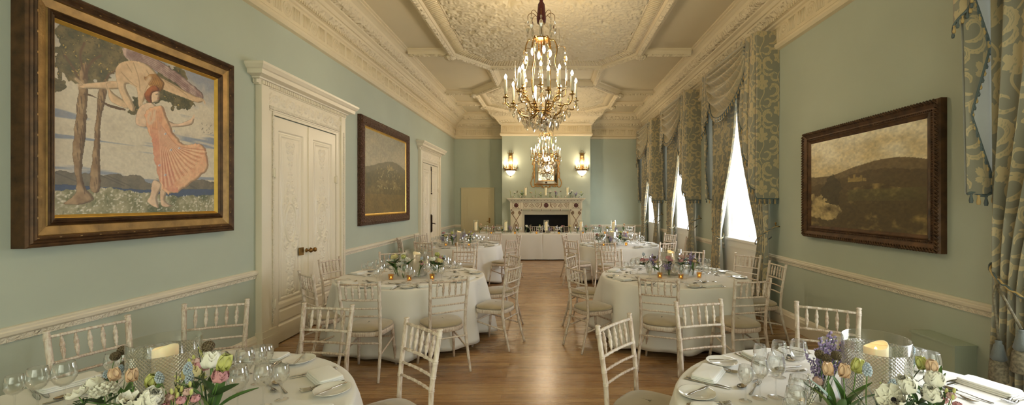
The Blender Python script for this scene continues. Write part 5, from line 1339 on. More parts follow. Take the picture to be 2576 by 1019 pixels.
# ------------------------------------------------------------------ chandeliers
def bez(P, n=14):
    """Catmull-Rom through points"""
    P = [Vector(p) for p in P]; Q = [P[0]*2-P[1]]+P+[P[-1]*2-P[-2]]; out = []
    for i in range(1, len(Q)-2):
        for k in range(n):
            t = k/n; a, b, c, d = Q[i-1:i+3]; out.append(.5*((2*b)+(-a+c)*t+(2*a-5*b+4*c-d)*t*t+(-a+3*b-3*c+d)*t**3))
    out.append(P[-1]); return out
def rot(pts, a): c, s_ = math.cos(a), math.sin(a); return [(p[0]*c-p[1]*s_, p[0]*s_+p[1]*c, p[2]) for p in pts]
def pend_mesh(L, r):
    mb = MB(); mb.smooth = False
    mb.lathe([(.001, 0), (r*.55, -L*.12), (r*.35, -L*.22), (.0015, -L*.26)], 7, cap=False)
    mb.lathe([(.0015, -L*.27), (r*.7, -L*.40), (r, -L*.62), (r*.55, -L*.84), (.001, -L)], 6, cap=False)
    for f in range(len(mb.sm)): mb.sm[f] = False
    return mb
PENDS = []
def pendant(par, p, k=0):
    if len(PENDS) <= k:
        for L, r in ((.14, .023), (.11, .018), (.19, .028)):
            o = pend_mesh(L, r).build('crystal_pendant', CRYSTAL, fix=False); PENDS.append(o.data); bpy.data.objects.remove(o)
    o = bpy.data.objects.new('crystal_pendant', PENDS[k]); COL.objects.link(o); o.parent = par; o.location = p; o.rotation_euler = (0, 0, (p[0]*31+p[1]*17) % 3)
    return o
CCUP = None
def candle_light(par, p, hc=.22, r=.0185, down=False):
    """sleeve and bulb as parts"""
    mb = MB(); mb.lathe([(.012, 0), (.036, .004), (.04, .012), (.03, .012), (.012, .018), (.014, .05), (.016, .055)] if not down else [(.012, 0), (.016, -.03), (.014, -.05)], 12); o = mb.build('candle_cup', BRASS, par, loc=p)
    if not down:
        mb = MB(); mb.lathe([(r, .05), (r, hc), (r*.9, hc+.003)], 12); mb.build('candle_sleeve', CANDLEW, o)
        mb = MB(); z = hc; mb.lathe([(.009, z), (.014, z+.018), (.0195, z+.034), (.015, z+.052), (.006, z+.068), (.001, z+.076)], 10, cap=False)
    else:
        mb = MB(); mb.lathe([(.009, -.05), (.017, -.07), (.021, -.095), (.017, -.12), (.008, -.14), (.001, -.148)], 10, cap=False)
    mb.build('bulb', BULB, o, fix=False); return o
def chandelier(label, loc, sc):
    t = thing('chandelier', label, 'chandelier', loc, 0, 'crystal chandeliers'); t.scale = (sc,)*3
    mb = MB(); mb.tube([(0, 0, .10), (0, 0, 1.62)], .008, 8); mb.lathe([(.012, .2), (.05, .22), (.085, .25), (.09, .27), (.05, .29), (.012, .30)], 18); mb.lathe([(.01, 1.18), (.11, 1.19), (.125, 1.2), (.11, 1.215), (.02, 1.23)], 18); mb.lathe([(.01, 1.40), (.05, 1.41), (.04, 1.43), (.012, 1.44)], 14)
    mb.build('frame_stem', OLDBRASS, t)
    mb = MB(); mb.lathe([(.012, .30), (.035, .33), (.02, .36), (.042, .41), (.025, .46), (.018, .50), (.036, .54), (.03, .58), (.012, .60)], 12, cap=False); mb.lathe([(.02, 1.23), (.034, 1.27), (.026, 1.36), (.03, 1.40)], 12, cap=False); mb.build('glass_baluster', CRYSTAL, t, fix=False)
    mb = MB(); mb.ball((0, 0, .035), .032, 12, 8); mb.tube([(0, 0, .06), (0, 0, .2)], .006); mb.build('finial', CRYSTAL, t, fix=False)
    for k in range(8):                                              # the long outer arms
        a = 2*PI*k/8+.2; pts = bez([(.06, 0, .25), (.16, 0, .19), (.28, 0, .22), (.34, 0, .31), (.42, 0, .31), (.465, 0, .36), (.465, 0, .42)], 7)
        mb = MB(); mb.tube(rot(pts, a), [lerp(.013, .007, i/len(pts)) for i in range(len(pts))], 7); mb.build('arm', BRASS, t, fix=False)
        p = rot([(.465, 0, .42)], a)[0]; candle_light(t, p, .235)
        for q in (-1, 1): pp = rot([(.465+.03*q, .03*q, .415)], a)[0]; pendant(t, pp, 1)
    for k in range(6):                                              # the inner raised candles
        a = 2*PI*k/6+.52; pts = bez([(.05, 0, .27), (.14, 0, .30), (.20, 0, .42), (.27, 0, .46), (.27, 0, .53)], 7)
        mb = MB(); mb.tube(rot(pts, a), [lerp(.011, .007, i/len(pts)) for i in range(len(pts))], 7); mb.build('arm', BRASS, t, fix=False)
        p = rot([(.27, 0, .53)], a)[0]; candle_light(t, p, .24); pendant(t, rot([(.31, 0, .525)], a)[0], 1)
    for k in range(4):
        a = 2*PI*k/4+.8; p = rot([(.13, 0, .34)], a)[0]; mb = MB(); mb.tube(rot(bez([(.05, 0, .27), (.10, 0, .28), (.13, 0, .34)], 5), a), .007, 6); mb.build('arm', BRASS, t, fix=False); candle_light(t, p, .07)
    for k in range(6):                                              # lyre bars of the cage with spikes
        a = 2*PI*k/6; pts = bez([(.11, 0, 1.2), (.17, 0, 1.19), (.205, 0, 1.08), (.18, 0, .92), (.23, 0, .72), (.22, 0, .50), (.10, 0, .29)], 7)
        mb = MB(); mb.tube(rot(pts, a), .0075, 6); mb.build('cage_bar', BRASS, t, fix=False)
        if k % 2 == 0:
            p = rot([(.235, 0, 1.10)], a)[0]; mb = MB(); mb.lathe([(.010, 0), (.018, .03), (.009, .05), (.010, .08), (.001, .24)], 6, c=p, cap=False); mb.build('glass_spike', CRYSTAL, t, fix=False)
            h = bez([(.19, 0, 1.12), (.25, 0, 1.15), (.32, 0, 1.14), (.335, 0, 1.09)], 5); mb = MB(); mb.tube(rot(h, a+.3), .0035, 5); mb.build('hook', OLDBRASS, t, fix=False); pendant(t, rot([(.335, 0, 1.09)], a+.3)[0], 2)
        else: pendant(t, rot([(.20, 0, 1.06)], a)[0], 2)
        p = rot([(.375, 0, .60)], a+.5)[0]; mb = MB(); mb.lathe([(.022, 0), (.012, .012), (.018, .04), (.010, .055), (.011, .08), (.001, .27)], 6, c=p, cap=False); mb.build('glass_spike', CRYSTAL, t, fix=False)
        mb = MB(); mb.tube(rot(bez([(.20, 0, .50), (.30, 0, .49), (.36, 0, .52), (.375, 0, .60)], 5), a+.5), .006, 6); mb.build('spike_arm', BRASS, t, fix=False)
        pendant(t, rot([(.25, 0, .80)], a+.5)[0], 2)
    for k in range(4):
        a = 2*PI*k/4+.3; p = rot([(.12, 0, 1.13)], a)[0]; mb = MB(); mb.tube(rot(bez([(.05, 0, 1.2), (.10, 0, 1.21), (.12, 0, 1.17), (.12, 0, 1.13)], 5), a), .009, 7); mb.build('arm', BRASS, t, fix=False); candle_light(t, p, down=True)
    for k in range(8):                                              # crown of hooks
        a = 2*PI*k/8; h = bez([(.01, 0, 1.40), (.06, 0, 1.50), (.12, 0, 1.55), (.17, 0, 1.52), (.175, 0, 1.46)], 5)
        mb = MB(); mb.tube(rot(h, a), .0038, 5); mb.build('hook', OLDBRASS, t, fix=False); pendant(t, rot([(.175, 0, 1.46)], a)[0], 2)
    for r, z, n, k_ in ((.36, .30, 12, 0), (.29, .25, 12, 0), (.21, .20, 10, 2), (.13, .17, 8, 0), (.06, .13, 4, 1)):
        mb = MB(); mb.tube([(r*math.cos(2*PI*i/24), r*math.sin(2*PI*i/24), z+.02) for i in range(24)], .0035, 5, closed=True); mb.build('ring', OLDBRASS, t, fix=False)
        for i in range(n): a = 2*PI*(i+.3*(n % 3))/n; pendant(t, (r*math.cos(a), r*math.sin(a), z+.015), k_)
    # silk tassel sleeve over the hanging chain
    mb = MB(); mb.lathe([(.02, 1.78), (.03, 1.74), (.022, 1.70), (.045, 1.66), (.05, 1.60), (.062, 1.48), (.055, 1.42), (.0, 1.42)], 20, wob=lambda a, z: 1+.06*math.sin(a*2*PI*9)); mb.build('silk_tassel', TASSEL, t)
    top = (ZC-loc[2])/sc
    mb = MB(); mb.tube([(0, 0, 1.75), (0, 0, top)], .018, 8); mb.build('hanging_cord', TASSEL, t); mb = MB(); mb.lathe([(.0, top-.05), (.07, top-.04), (.10, top-.005), (.1, top)], 18); mb.build('ceiling_rose', BRASS, t)
    for z, pw in ((.80, 46), (1.0, 20)): point('chandelier_light', (loc[0], loc[1], loc[2]+z*sc), pw, .12)
    return t
chandelier('brass and crystal chandelier over the aisle, the larger nearer one', (-.12, 5.7, 2.60), 1.0)
chandelier('smaller-looking brass and crystal chandelier in front of the gilt mirror', (-.13, 12.1, 2.56), .87)

# ------------------------------------------------------------------ fireplace wall
CARVE = plain('brown_carving_paint', srgb(140, 108, 78), .5, var=.25, vscale=30)
t = thing('chimneypiece', 'carved pale mantelpiece with oxblood roundels round a black fire opening', 'fireplace', (-.14, BY, 0))
def fb(mb, x0, x1, d0, d1, z0, z1): mb.box(x0, x1, -d1, -d0, z0, z1)
mb = MB(); fb(mb, -1.24, 1.24, 0, .33, 1.79, 1.82); fb(mb, -1.22, 1.22, 0, .30, 1.765, 1.79); fb(mb, -1.19, 1.19, 0, .26, 1.735, 1.765); fb(mb, -1.16, 1.16, 0, .23, 1.705, 1.735)
mb.build('mantel_shelf', MARBLE, t)
mb = MB(); fb(mb, -1.14, 1.14, 0, .19, 1.48, 1.705); fb(mb, -1.15, 1.15, 0, .205, 1.462, 1.485); fb(mb, -1.14, 1.14, 0, .185, 1.42, 1.462)
for s_ in (-1, 1): fb(mb, *sorted((s_*.76, s_*1.145)), 0, .205, 1.48, 1.706)
mb.build('frieze', MARBLE, t)
mb = MB()
for k in range(22): x = -1.1+k*2.2/21; fb(mb, x-.012, x+.012, .25, .27, 1.742, 1.758)
for x in (-1.1, -.78, -.45, -.15, .15, .45, .78, 1.1): fb(mb, x-.018, x+.018, .18, .195, 1.425, 1.458)
mb.build('inlay_block', MAROON, t)
mb = MB()
for a, b in ((-.74, -.49), (-.42, -.18), (-.12, .12), (.18, .42), (.49, .74)): fb(mb, a, b, .18, .19, 1.428, 1.455)
mb.build('green_inlay', GREENIN, t)
for s_ in (-1, 1):
    mb = MB(); fb(mb, *sorted((s_*.77, s_*1.13)), 0, .17, 0, 1.42); fb(mb, *sorted((s_*.82, s_*1.08)), .17, .185, .2, 1.40); fb(mb, *sorted((s_*.75, s_*1.15)), 0, .2, 0, .16); mb.build('pilaster', MARBLE, t)
    mb = MB()
    for q in (-1, 1):
        c = (s_*.95+q*.12, -.20, 1.35); pts = [(p[0], -.20, p[1]) for p in spiral(c[0], c[2], .055, 1.4, PI/2, q)]; mb.tube(pts, .014, 6)
        mb.tube([(s_*.95+q*.12, -.19, 1.30), (s_*.95, -.19, 1.12), (s_*.95-q*.07, -.19, .98), (s_*.95-q*.08, -.19, .86), (s_*.95, -.19, .70)], .010, 6)
    mb.ball((s_*.95, -.19, .90), .05, 12, 8, (.9, .3, 2.0)); mb.build('ram_head_carving', CARVE, t, fix=False)
    mb = MB(); mb.M = Matrix.Translation((s_*.95, -.205, 1.59)) @ Matrix.Rotation(PI/2, 4, 'X'); mb.lathe([(0, .018), (.02, .018), (.028, .008), (.06, .012), (.066, .016), (.072, 0)], 22); mb.build('roundel', MAROON, t)
    mb = MB()
    for a in range(4): q = PI/4+a*PI/2; mb.tube([(s_*.95+.08*math.cos(q), -.208, 1.59+.08*math.sin(q)), (s_*.95+.125*math.cos(q), -.208, 1.59+.105*math.sin(q))], .008, 5)
    for a, b, c, d in ((-.13, .13, .10, .106), (-.13, .13, -.106, -.10), (-.13, -.124, -.1, .1), (.124, .13, -.1, .1)): mb.box(s_*.95+a, s_*.95+b, -.211, -.204, 1.59+c, 1.59+d)
    mb.build('corner_carving', CARVE, t)
mb = MB(); mb.M = Matrix.Translation((0, -.19, 1.592)) @ Matrix.Rotation(PI/2, 4, 'X'); mb.lathe([(0, .014), (.03, .016), (.035, .008), (.06, .010), (.068, .018), (.076, 0)], 24); mb.build('central_medallion', MAROON, t)
mb = MB()
for s_ in (-1, 1):
    for k in range(3): pts = [(p[0], -.192, p[1]) for p in spiral(s_*(.28+.18*k), 1.592, .072, 1.7, PI*.5*(1+s_), s_*(1 if k % 2 else -1))]; mb.tube(pts, .0065, 5)
    for k in range(3): x = s_*(.28+.18*k); mb.tube([(x-.09, -.192, 1.592-.06*(1 if k % 2 else -1)), (x, -.192, 1.592+.078*(1 if k % 2 else -1)), (x+.09, -.192, 1.592-.06*(1 if k % 2 else -1))], .005, 5)
    mb.ball((s_*.15, -.19, 1.60), .03, 8, 6, (.7, .4, 1.8)); mb.ball((s_*.145, -.19, 1.66), .016, 8, 6); mb.tube([(s_*.15, -.19, 1.56), (s_*.20, -.19, 1.52)], .012, 6)
for a, b, c, d in ((-.72, .72, 1.494, 1.5), (-.72, .72, 1.688, 1.694), (-.72, -.714, 1.494, 1.694), (.714, .72, 1.494, 1.694)): mb.box(a, b, -.198, -.188, c, d)
mb.build('scroll_frieze_carving', CARVE, t, fix=False)
mb = MB(); fb(mb, -.84, -.70, .0, .05, 0, 1.42); fb(mb, .70, .84, 0, .05, 0, 1.42); fb(mb, -.70, .70, 0, .05, 1.29, 1.42); fb(mb, -.715, -.70, .05, .065, 0, 1.305); fb(mb, .70, .715, .05, .065, 0, 1.305); fb(mb, -.715, .715, .05, .065, 1.29, 1.305); mb.build('marble_slip', MARBLE, t)
mb = MB(); mb.box(-.84, .84, .50, .52, 0, 1.42); mb.box(-.86, -.82, 0, .52, 0, 1.42); mb.box(.81, .84, 0, .52, 0, 1.42); mb.box(-.84, .84, 0, .52, 1.385, 1.42); mb.box(-.3, .3, .42, .5, 0, .9); mb.build('firebox', BLACKH, t)

t = thing('gilt_mirror', 'ornate gilt mirror with scrolled foot hanging above the mantelpiece', 'mirror', (-.14, BY, 2.76))
def rect_mold(mb, a, b, prof):
    P = []
    for ins, d in prof: P.append([(x, -d, z) for x, z in ((-a+ins, -b+ins), (a-ins, -b+ins), (a-ins, b-ins), (-a+ins, b-ins))])
    for p, q in zip(P, P[1:]):
        i = [mb.vert(v) for v in p]; j = [mb.vert(v) for v in q]
        for k in range(4): mb.face((i[k], i[(k+1) % 4], j[(k+1) % 4], j[k]), False)
mb = MB(); rect_mold(mb, .385, .51, [(0, 0), (0, .05), (.015, .065), (.03, .05)]); rect_mold(mb, .265, .39, [(-.012, .045), (0, .075), (.016, .07), (.02, .04)]); mb.build('frame', MGILT, t)
mb = MB(); rect_mold(mb, .355, .48, [(0, .045), (.085, .06)]); mb.build('mirrored_border', MIRROR, t)
mb = MB(); mb.box(-.255, .255, -.045, -.04, -.38, .38); mb.build('mirror_glass', MIRROR, t)
mb = MB()
for s_ in (-1, 1):
    for pts in ([(.385, -.03, -.05), (.43, -.03, -.15), (.40, -.03, -.26), (.46, -.03, -.34), (.49, -.03, -.46), (.45, -.03, -.57), (.38, -.03, -.575), (.36, -.03, -.52)], [(.36, -.03, -.52), (.25, -.03, -.56), (.15, -.03, -.53), (.08, -.03, -.60), (0, -.03, -.55)], [(.385, -.03, .3), (.43, -.03, .2), (.39, -.03, .08), (.42, -.03, 0), (.385, -.03, -.05)], [(.385, -.03, .45), (.46, -.03, .53), (.40, -.03, .60), (.28, -.03, .55), (.16, -.03, .64), (0, -.03, .70)]):
        mb.tube([(s_*p.x, p.y, p.z) for p in bez(pts, 6)], .016, 7)
    for x, z, r in ((.42, -.25, .04), (.30, -.545, .04), (.12, -.57, .04), (.43, .15, .03), (.25, .58, .045)): mb.tube([(s_*p[0], -.035, p[1]) for p in spiral(x, z, r, 1.3, 1, s_)], .009, 5)
mb.build('scroll_carving', MGILT, t, fix=False)
mb = MB(); mb.box(-.035, .035, -.08, -.06, -.47, -.42); mb.build('crest_plaque', IRON, t)

def sconce(label, x):
    t = thing('wall_sconce', label, 'wall light', (x, BY, 2.70), 0, 'crystal wall sconces')
    mb = MB(); mb.box(-.06, .06, -.03, 0, -.05, .58); mb.lathe([(.001, .0), (.03, .03)], 6); 
    mb.build('backplate', GILT, t)
    mb = MB(); mb.M = Matrix.Translation((0, -.05, .44)) ; mb.lathe([(.03, 0), (.06, .02), (.055, .06), (.03, .08)], 12)
    mb.M = None
    for s_ in (-1, 1): mb.tube(bez([(0, -.05, .5), (s_*.05, -.06, .56), (s_*.09, -.07, .54), (s_*.10, -.07, .60)], 5), .006, 5); mb.tube(bez([(0, -.04, .52), (s_*.04, -.05, .60), (s_*.02, -.05, .66)], 5), .006, 5)
    mb.build('crown', GILT, t)
    mb = MB()
    for k in range(9): a = PI+PI*k/8; mb.tube([(.04*math.cos(a), -.05+.03*math.sin(a), .44), (.11*math.cos(a), -.02+.10*math.sin(a), .22), (.16*math.cos(a), .14*math.sin(a), .03)], .004, 4)
    mb.build('crystal_strand', CRYSTAL, t, fix=False)
    mb = MB(); P = []
    for r, z in ((.165, .0), (.175, .02), (.175, .045), (.165, .05), (.165, .0)): P.append([(r*math.cos(PI+PI*k/20), r*math.sin(PI+PI*k/20), z) for k in range(21)])
    mb.grid(P)
    for k in range(7): a = PI+PI*(k+.5)/7; mb.tube([(.17*math.cos(a), .17*math.sin(a), .02), (.20*math.cos(a), .20*math.sin(a), .06), (.17*math.cos(a), .17*math.sin(a), .10)], .008, 5)
    mb.build('ring', OLDBRASS, t, fix=False)
    for k in range(5):
        a = PI+PI*k/4; r = .20 if k in (0, 4) else .17; p = (r*math.cos(a), r*math.sin(a)*.9-.02, .08); mb = MB(); mb.tube(bez([(.15*math.cos(a), .15*math.sin(a), .02), (r*math.cos(a), r*math.sin(a)*.9-.02, .0), p], 5), .007, 6); mb.build('arm', OLDBRASS, t, fix=False); candle_light(t, p, .13, .011)
    mb = MB(); mb.lathe([(.15, 0), (.145, -.03), (.12, -.08), (.07, -.13), (.015, -.16)], 20, cap=False); mb.build('crystal_bowl', SCB, t, fix=False)
    mb = MB(); mb.ball((0, -.0, -.18), .02); mb.build('finial', OLDBRASS, t)
    point('sconce_light', (x, BY-.10, 2.62), 7, .03); point('sconce_light', (x, BY-.16, 2.98), 9, .05)
SCB = emit('lit_crystal_bowl', (1, .82, .55, 1), 3)
sconce('gilt candle sconce with glowing crystal bowl, between beige door and mirror', -1.285); sconce('gilt candle sconce with glowing crystal bowl, between mirror and windows', 1.01)
# on the mantel shelf
for k, (x, nm) in enumerate(((-.79, 'at the door side of'), (-.15, 'in the middle of'), (.54, 'at the window side of'))):
    o = put(HTALL, (x, 13.88, 1.822), 0, f'slim clear hurricane glass {nm} the mantel shelf', 'candle lamp', 'hurricanes on the mantel shelf'); o.scale = (.8, .8, .88)
    o = put(CAN2, (x, 13.88, 1.822+.086), 0, f'ivory pillar candle in glass {nm} the mantel shelf', 'candle', 'candles on the mantel shelf')
    o.scale = (.8, .8, .95)
mk = [(-1.26, ['green bud spray']), (-1.16, ['white rose']), (-1.03, ['brown scabiosa seed pod', 'brown scabiosa seed pod']), (-.90, ['green tulip bud']), (-.62, ['pink lisianthus', 'brown scabiosa seed pod']), (-.48, ['green bud spray']), (-.30, ['green tulip bud', 'white blossom spray']), (-.02, ['white carnation', 'white rose']), (.16, ['pink alstroemeria', 'lilac blossom spray']), (.34, ['brown scabiosa seed pod', 'brown scabiosa seed pod']), (.64, ['white carnation', 'white rose']), (.80, ['lilac blossom spray']), (.98, ['green tulip bud'])]
for k, (x, ks) in enumerate(mk):
    where = f'on the mantel shelf, {["door end", "door end", "left part", "left part", "left part", "left of middle", "left of middle", "right of middle", "right of middle", "right part", "right part", "window end", "window end"][k]}'
    cluster(x, 13.86, 1.822, k % 3, [(q, rf.uniform(-.04, .04), rf.uniform(-.02, .02), rf.uniform(.15, .23)) for q in ks], where, 'on the mantel shelf')
MV = MB(); MV.lathe([(.001, .002), (.02, .002), (.024, .008), (.027, .055), (.025, .055), (.021, .01), (.001, .008)], 12, cap=False); MVO = MV.build('silver_votive', STEEL, fix=False)
for k, x in enumerate((-1.20, -.94, -.82, -.55, -.38, .06, .25, .47, .72, .90)):
    put(MVO, (x, 13.80, 1.822), 0, f'small mirrored silver votive on the mantel, {["first", "second", "third", "fourth", "fifth", "sixth", "seventh", "eighth", "ninth", "tenth"][k]} from the door side', 'votive', 'silver votives on the mantel shelf')
# ------------------------------------------------------------------ drapes
def damask_field(u, v):
    """signed pattern field (0.5 at the outline) and vein lines of a flower-and-scrolling-acanthus damask; u, v metres of cloth"""
    TW, TH = .50, .74; best = np.full(u.shape, -1.0); vein = np.zeros(u.shape)
    def arc(a, b, cx_, cy, rad, a0, span, w0, sg, saw=.45):
        """a tapering, saw-edged leaf bent along an arc"""
        ph = np.arctan2(b-cy, a-cx_); t = ((ph-a0)*sg) % (2*PI)/span; r = np.hypot(a-cx_, b-cy)-rad*(1-.35*np.clip(t, 0, 1))
        w_ = w0*np.sin(PI*np.clip(t*.93+.05, 0, 1))**.7; out = (r > 0); w_ = np.where(out, w_*(1+saw*np.abs(np.sin(t*span*rad*75))), w_)
        return np.where(t < 1, w_-abs(r), -1), r, t
    for oy, ox in ((0, 0), (TH/2, TW/2)):
        a = (u-ox+TW/2) % TW-TW/2; b = (v-oy+TH/2) % TH-TH/2
        r = np.hypot(a, b); ph = np.arctan2(a, b)
        pet = np.abs(np.cos(3.5*ph)); R = .088*(.50+.50*pet**.55)*(1+.25*np.cos(ph))*(1+.07*np.sin(ph*34))
        best = np.maximum(best, np.where(abs(ph) < 2.5, R-r, -1)*.8); best = np.maximum(best, (.030-np.hypot(a, b+.035)))
        vein = np.maximum(vein, ((pet < .16) & (r > .018) & (r < .06))*1.0); vein = np.maximum(vein, (abs(np.hypot(a, b+.02)-.030) < .0035)*(b > -.03)*1.0)
        for k in (-1, 0, 1): best = np.maximum(best, (1-np.sqrt(((a-k*.020)/.010)**2+((b-.125+.012*abs(k))/.030)**2))*.010)
        best = np.maximum(best, np.where(b < 0, .007-abs(a-.03*np.sin(b*18)), -1))
        for m in (-TW, 0, TW):
            for n in (-TH, 0, TH):
                aa, bb = a-m, b-n
                for sg in (1, -1):
                    for (cx_, cy, rad, a0, span, w0) in ((.135, -.05, .105, -1.9, 3.6, .019), (.155, -.06, .058, -.6, 4.2, .014), (.10, .21, .085, 2.6, 3.0, .016), (.17, .13, .05, .4, 4.0, .012), (.07, -.235, .075, -2.6, 2.8, .014)):
                        a00 = a0 if sg > 0 else PI-a0
                        f_, rr, t = arc(aa, bb, sg*cx_, cy, rad, a00, span, w0, sg); best = np.maximum(best, f_*.9)
                        vein = np.maximum(vein, ((abs(rr) < .0022) & (t > .12) & (t < .85) & (f_ > .004))*1.0)
    return np.clip(.5+best*55, 0, 1), vein*(best > .001)
def cloth_mesh(name, P, U, V, par=None, mat=None, wrap=False, flip=False, solid=True):
    """P: (nu, nv, 3) points; U, V cloth coordinates"""
    nu, nv = P.shape[:2]; i = np.arange(nu-1)[:, None]*nv+np.arange(nv-1)[None, :]; q = np.stack([i, i+nv, i+nv+1, i+1], -1).reshape(-1, 4)
    if flip: q = q[:, ::-1]
    me = bpy.data.meshes.new(name); me.from_pydata(P.reshape(-1, 3).tolist(), [], q.tolist()); me.materials.append(mat or DAMASK)
    me.polygons.foreach_set('use_smooth', [True]*len(me.polygons))
    if mat is None or mat is DAMASKS:
        f, vn = damask_field(U, V)
        for nm, ar in (('pat', f), ('vein', vn)): at = me.attributes.new(nm, 'FLOAT', 'POINT'); at.data.foreach_set('value', ar.astype(np.float32).ravel())
    o = bpy.data.objects.new(name, me); COL.objects.link(o)
    if par: o.parent = par
    return o
def fringe(name, pts, par, step=.034, L=.045, big=1.0):
    """a twisted cord along the hem with little two-colour tassels hanging from it"""
    mb = MB(); mb.tube(pts, .009*big, 6); d = 0; nxt = step/2; k = 0
    for a, b in zip(pts, pts[1:]):
        a, b = Vector(a), Vector(b); l = (b-a).length
        while l > 1e-6 and nxt <= d+l:
            p = a.lerp(b, (nxt-d)/l); mb.cur = k % 2; k += 1
            mb.lathe([(.003, 0), (.009*big, -.012), (.005*big, -.018), (.011*big, -L*.75), (.008*big, -L), (.001, -L)], 6, c=(p.x, p.y, p.z), cap=False)
            nxt += step
        d += l
    mb.cur = 0; return mb.build(name, [ROPEB, ROPEG], par, fix=False)
def smooth(t): t = np.clip(t, 0, 1); return t*t*(3-2*t)
XP = 2.90; ZT_ = 4.09
def drape_set(i, Yn, Yf, where):
    rng = np.random.RandomState(i+40); Yc = (Yn+Yf)/2; near = i == 0
    t = thing('swag_valance', f'damask swag and fringed tails, {where}', 'valance', (0, 0, 0), 0, 'swagged window valances')
    # flat pelmet face and top board
    n = 90; Y = np.linspace(Yn+.05, Yf-.05, n)[:, None]*np.ones((1, 40)); Z = np.ones((n, 1))*np.linspace(3.45, ZT_, 40)[None, :]
    cloth_mesh('pelmet', np.stack([np.full_like(Y, XP+.02), Y, Z], -1), Y, Z, t)
    mb = MB(); mb.box(XP+.03, XR, Yn+.02, Yf-.02, 4.05, 4.08); mb.build('pelmet_board', BRONZE, t)
    # the swag
    nu, nv = 130, 90; s = np.linspace(0, 1, nu)[:, None]; q = np.linspace(0, 1, nv)[None, :]
    a0, a1 = Yn+.28, Yf-.42
    yy = a0+(a1-a0)*s+0*q; bell = (4*s*(1-s))**.6; endz = 4.06-.30*q
    zz = endz-(.10+.56*q)*bell*q**.9-.02*bell
    xx = XP-.02-.035*np.sin(PI*q)-.10*bell*(q**.8)*(1-.35*q)+.055*np.sin(2*PI*5.5*q+1.5*np.sin(PI*s))*(.35+.65*bell)*np.minimum(1, q*5)
    Pq = np.stack([xx, yy, zz], -1); cloth_mesh('swag', Pq, yy*1.1, 5-q*1.3-bell*.2, t, mat=DAMASKS)
    hem = [tuple(Pq[k, -1]) for k in range(0, nu, 3)]; fringe('fringe', hem, t, .036, .07)
    # near tail: a flat return to the wall and a pleated cascade at the front
    def tail(y_out, sg, name):
        """sg +1: outer corner at the near end"""
        nr, nf = 40, 110; nv = 150
        r1 = np.linspace(XR-.005, XP, nr); pts = [(x, y_out, x*0+1.0, (XR-x)) for x in r1]
        L = .52
        for k in range(1, nf+1):
            f = k/nf; pts.append((XP-.012-.040*math.sin(PI*f*.9)+.030*math.sin(2*PI*3.5*f), y_out+sg*(L*f+.02*math.sin(2*PI*3.5*f+1.2)), 1.0, .32+L*2.0*f))
        A = np.array([(p[0], p[1]) for p in pts]); cu = np.array([p[3] for p in pts]); m = len(pts)
        f_ = np.clip((cu-.32)/(L*2.0), 0, 1); zb = 1.735+1.55*f_**1.15+.05*np.sin(f_*2*PI*3.5+.6)*(f_ > 0)
        V = np.linspace(0, 1, nv)[None, :]; Z = zb[:, None]+(ZT_-zb[:, None])*V
        drop = (ZT_-Z)
        X = A[:, 0][:, None]+0*Z; Yv = A[:, 1][:, None]+0*Z
        if name == 'near_tail': Yv = Yv-sg*.01*np.sin(drop*2.2)
        amp = .5+.5*smooth(drop/1.2); X = np.where(cu[:, None] > .32, XP+(X-XP)*amp, X)
        Pt = np.stack([X, Yv, Z], -1); o = cloth_mesh('tail', Pt, cu[:, None]+0*Z, Z, t, flip=(sg > 0))
        fringe('fringe', [tuple(Pt[k, 0]) for k in range(0, m, 2)], t, .036, .075)
        return o
    tail(Yn, 1, 'near_tail')
    # far tail seen from within the window: lining inside, damask turned back along a stepped edge
    nz = 300; z = np.linspace(1.74, 4.06, nz); dz = 4.06-z
    edge = XP-.02+.05*dz/2.3; x1 = XR-.01
    nx = 70; g = np.linspace(0, 1, nx)[:, None]; X = edge[None, :]+(x1-edge[None, :])*g; Yy = Yf-.02-.035*np.sin(2*PI*1.6*g+.5)*np.minimum(1, dz[None, :]*.8)-.03*(1-g)
    cloth_mesh('tail_lining', np.stack([X, Yy, z[None, :]+0*g], -1), g, g, t, mat=LINING)
    zig = (.02+.11*(1-np.abs(((dz*1.05+.15) % 1.0)*2-1))*np.minimum(1, dz))*(1.35 if near else .45)+.01
    X2 = edge[None, :]-.012+zig[None, :]*g; Y2 = Yy.min()-.015-.012*np.sin(PI*g)+0*X2
    Pz = np.stack([X2, Y2, z[None, :]+0*g], -1); cloth_mesh('turned_edge', Pz, X2*1.0+.2, z[None, :]+0*g, t)
    fringe('fringe', [tuple(Pz[-1, k]) for k in range(nz-1, -1, -6)], t, .05, .055, 1.15 if near else .9)
    bt = [(lerp(edge[0]-.01, x1, k/12), float(Yy.min())-.015, 1.74+.012*math.sin(k)) for k in range(13)]; fringe('fringe', bt, t, .055, .075, 1.2)
    # front part of the far tail
    m = 60; f = np.linspace(0, 1, m)[:, None]; zb = 2.9-1.0*0*f+.55*f; V = np.linspace(0, 1, 90)[None, :]; Z = zb+(4.07-zb)*V
    Yv = Yf-.03-.42*f+0*Z; X = XP-.02-.02*np.sin(2*PI*3*f)*smooth((4.1-Z)/.8)+0*Z; P3_ = np.stack([X, Yv, Z], -1); cloth_mesh('tail', P3_, Yv*1.8, Z, t, flip=False)
    fringe('fringe', [tuple(P3_[k, 0]) for k in range(0, m, 2)], t, .036, .06)
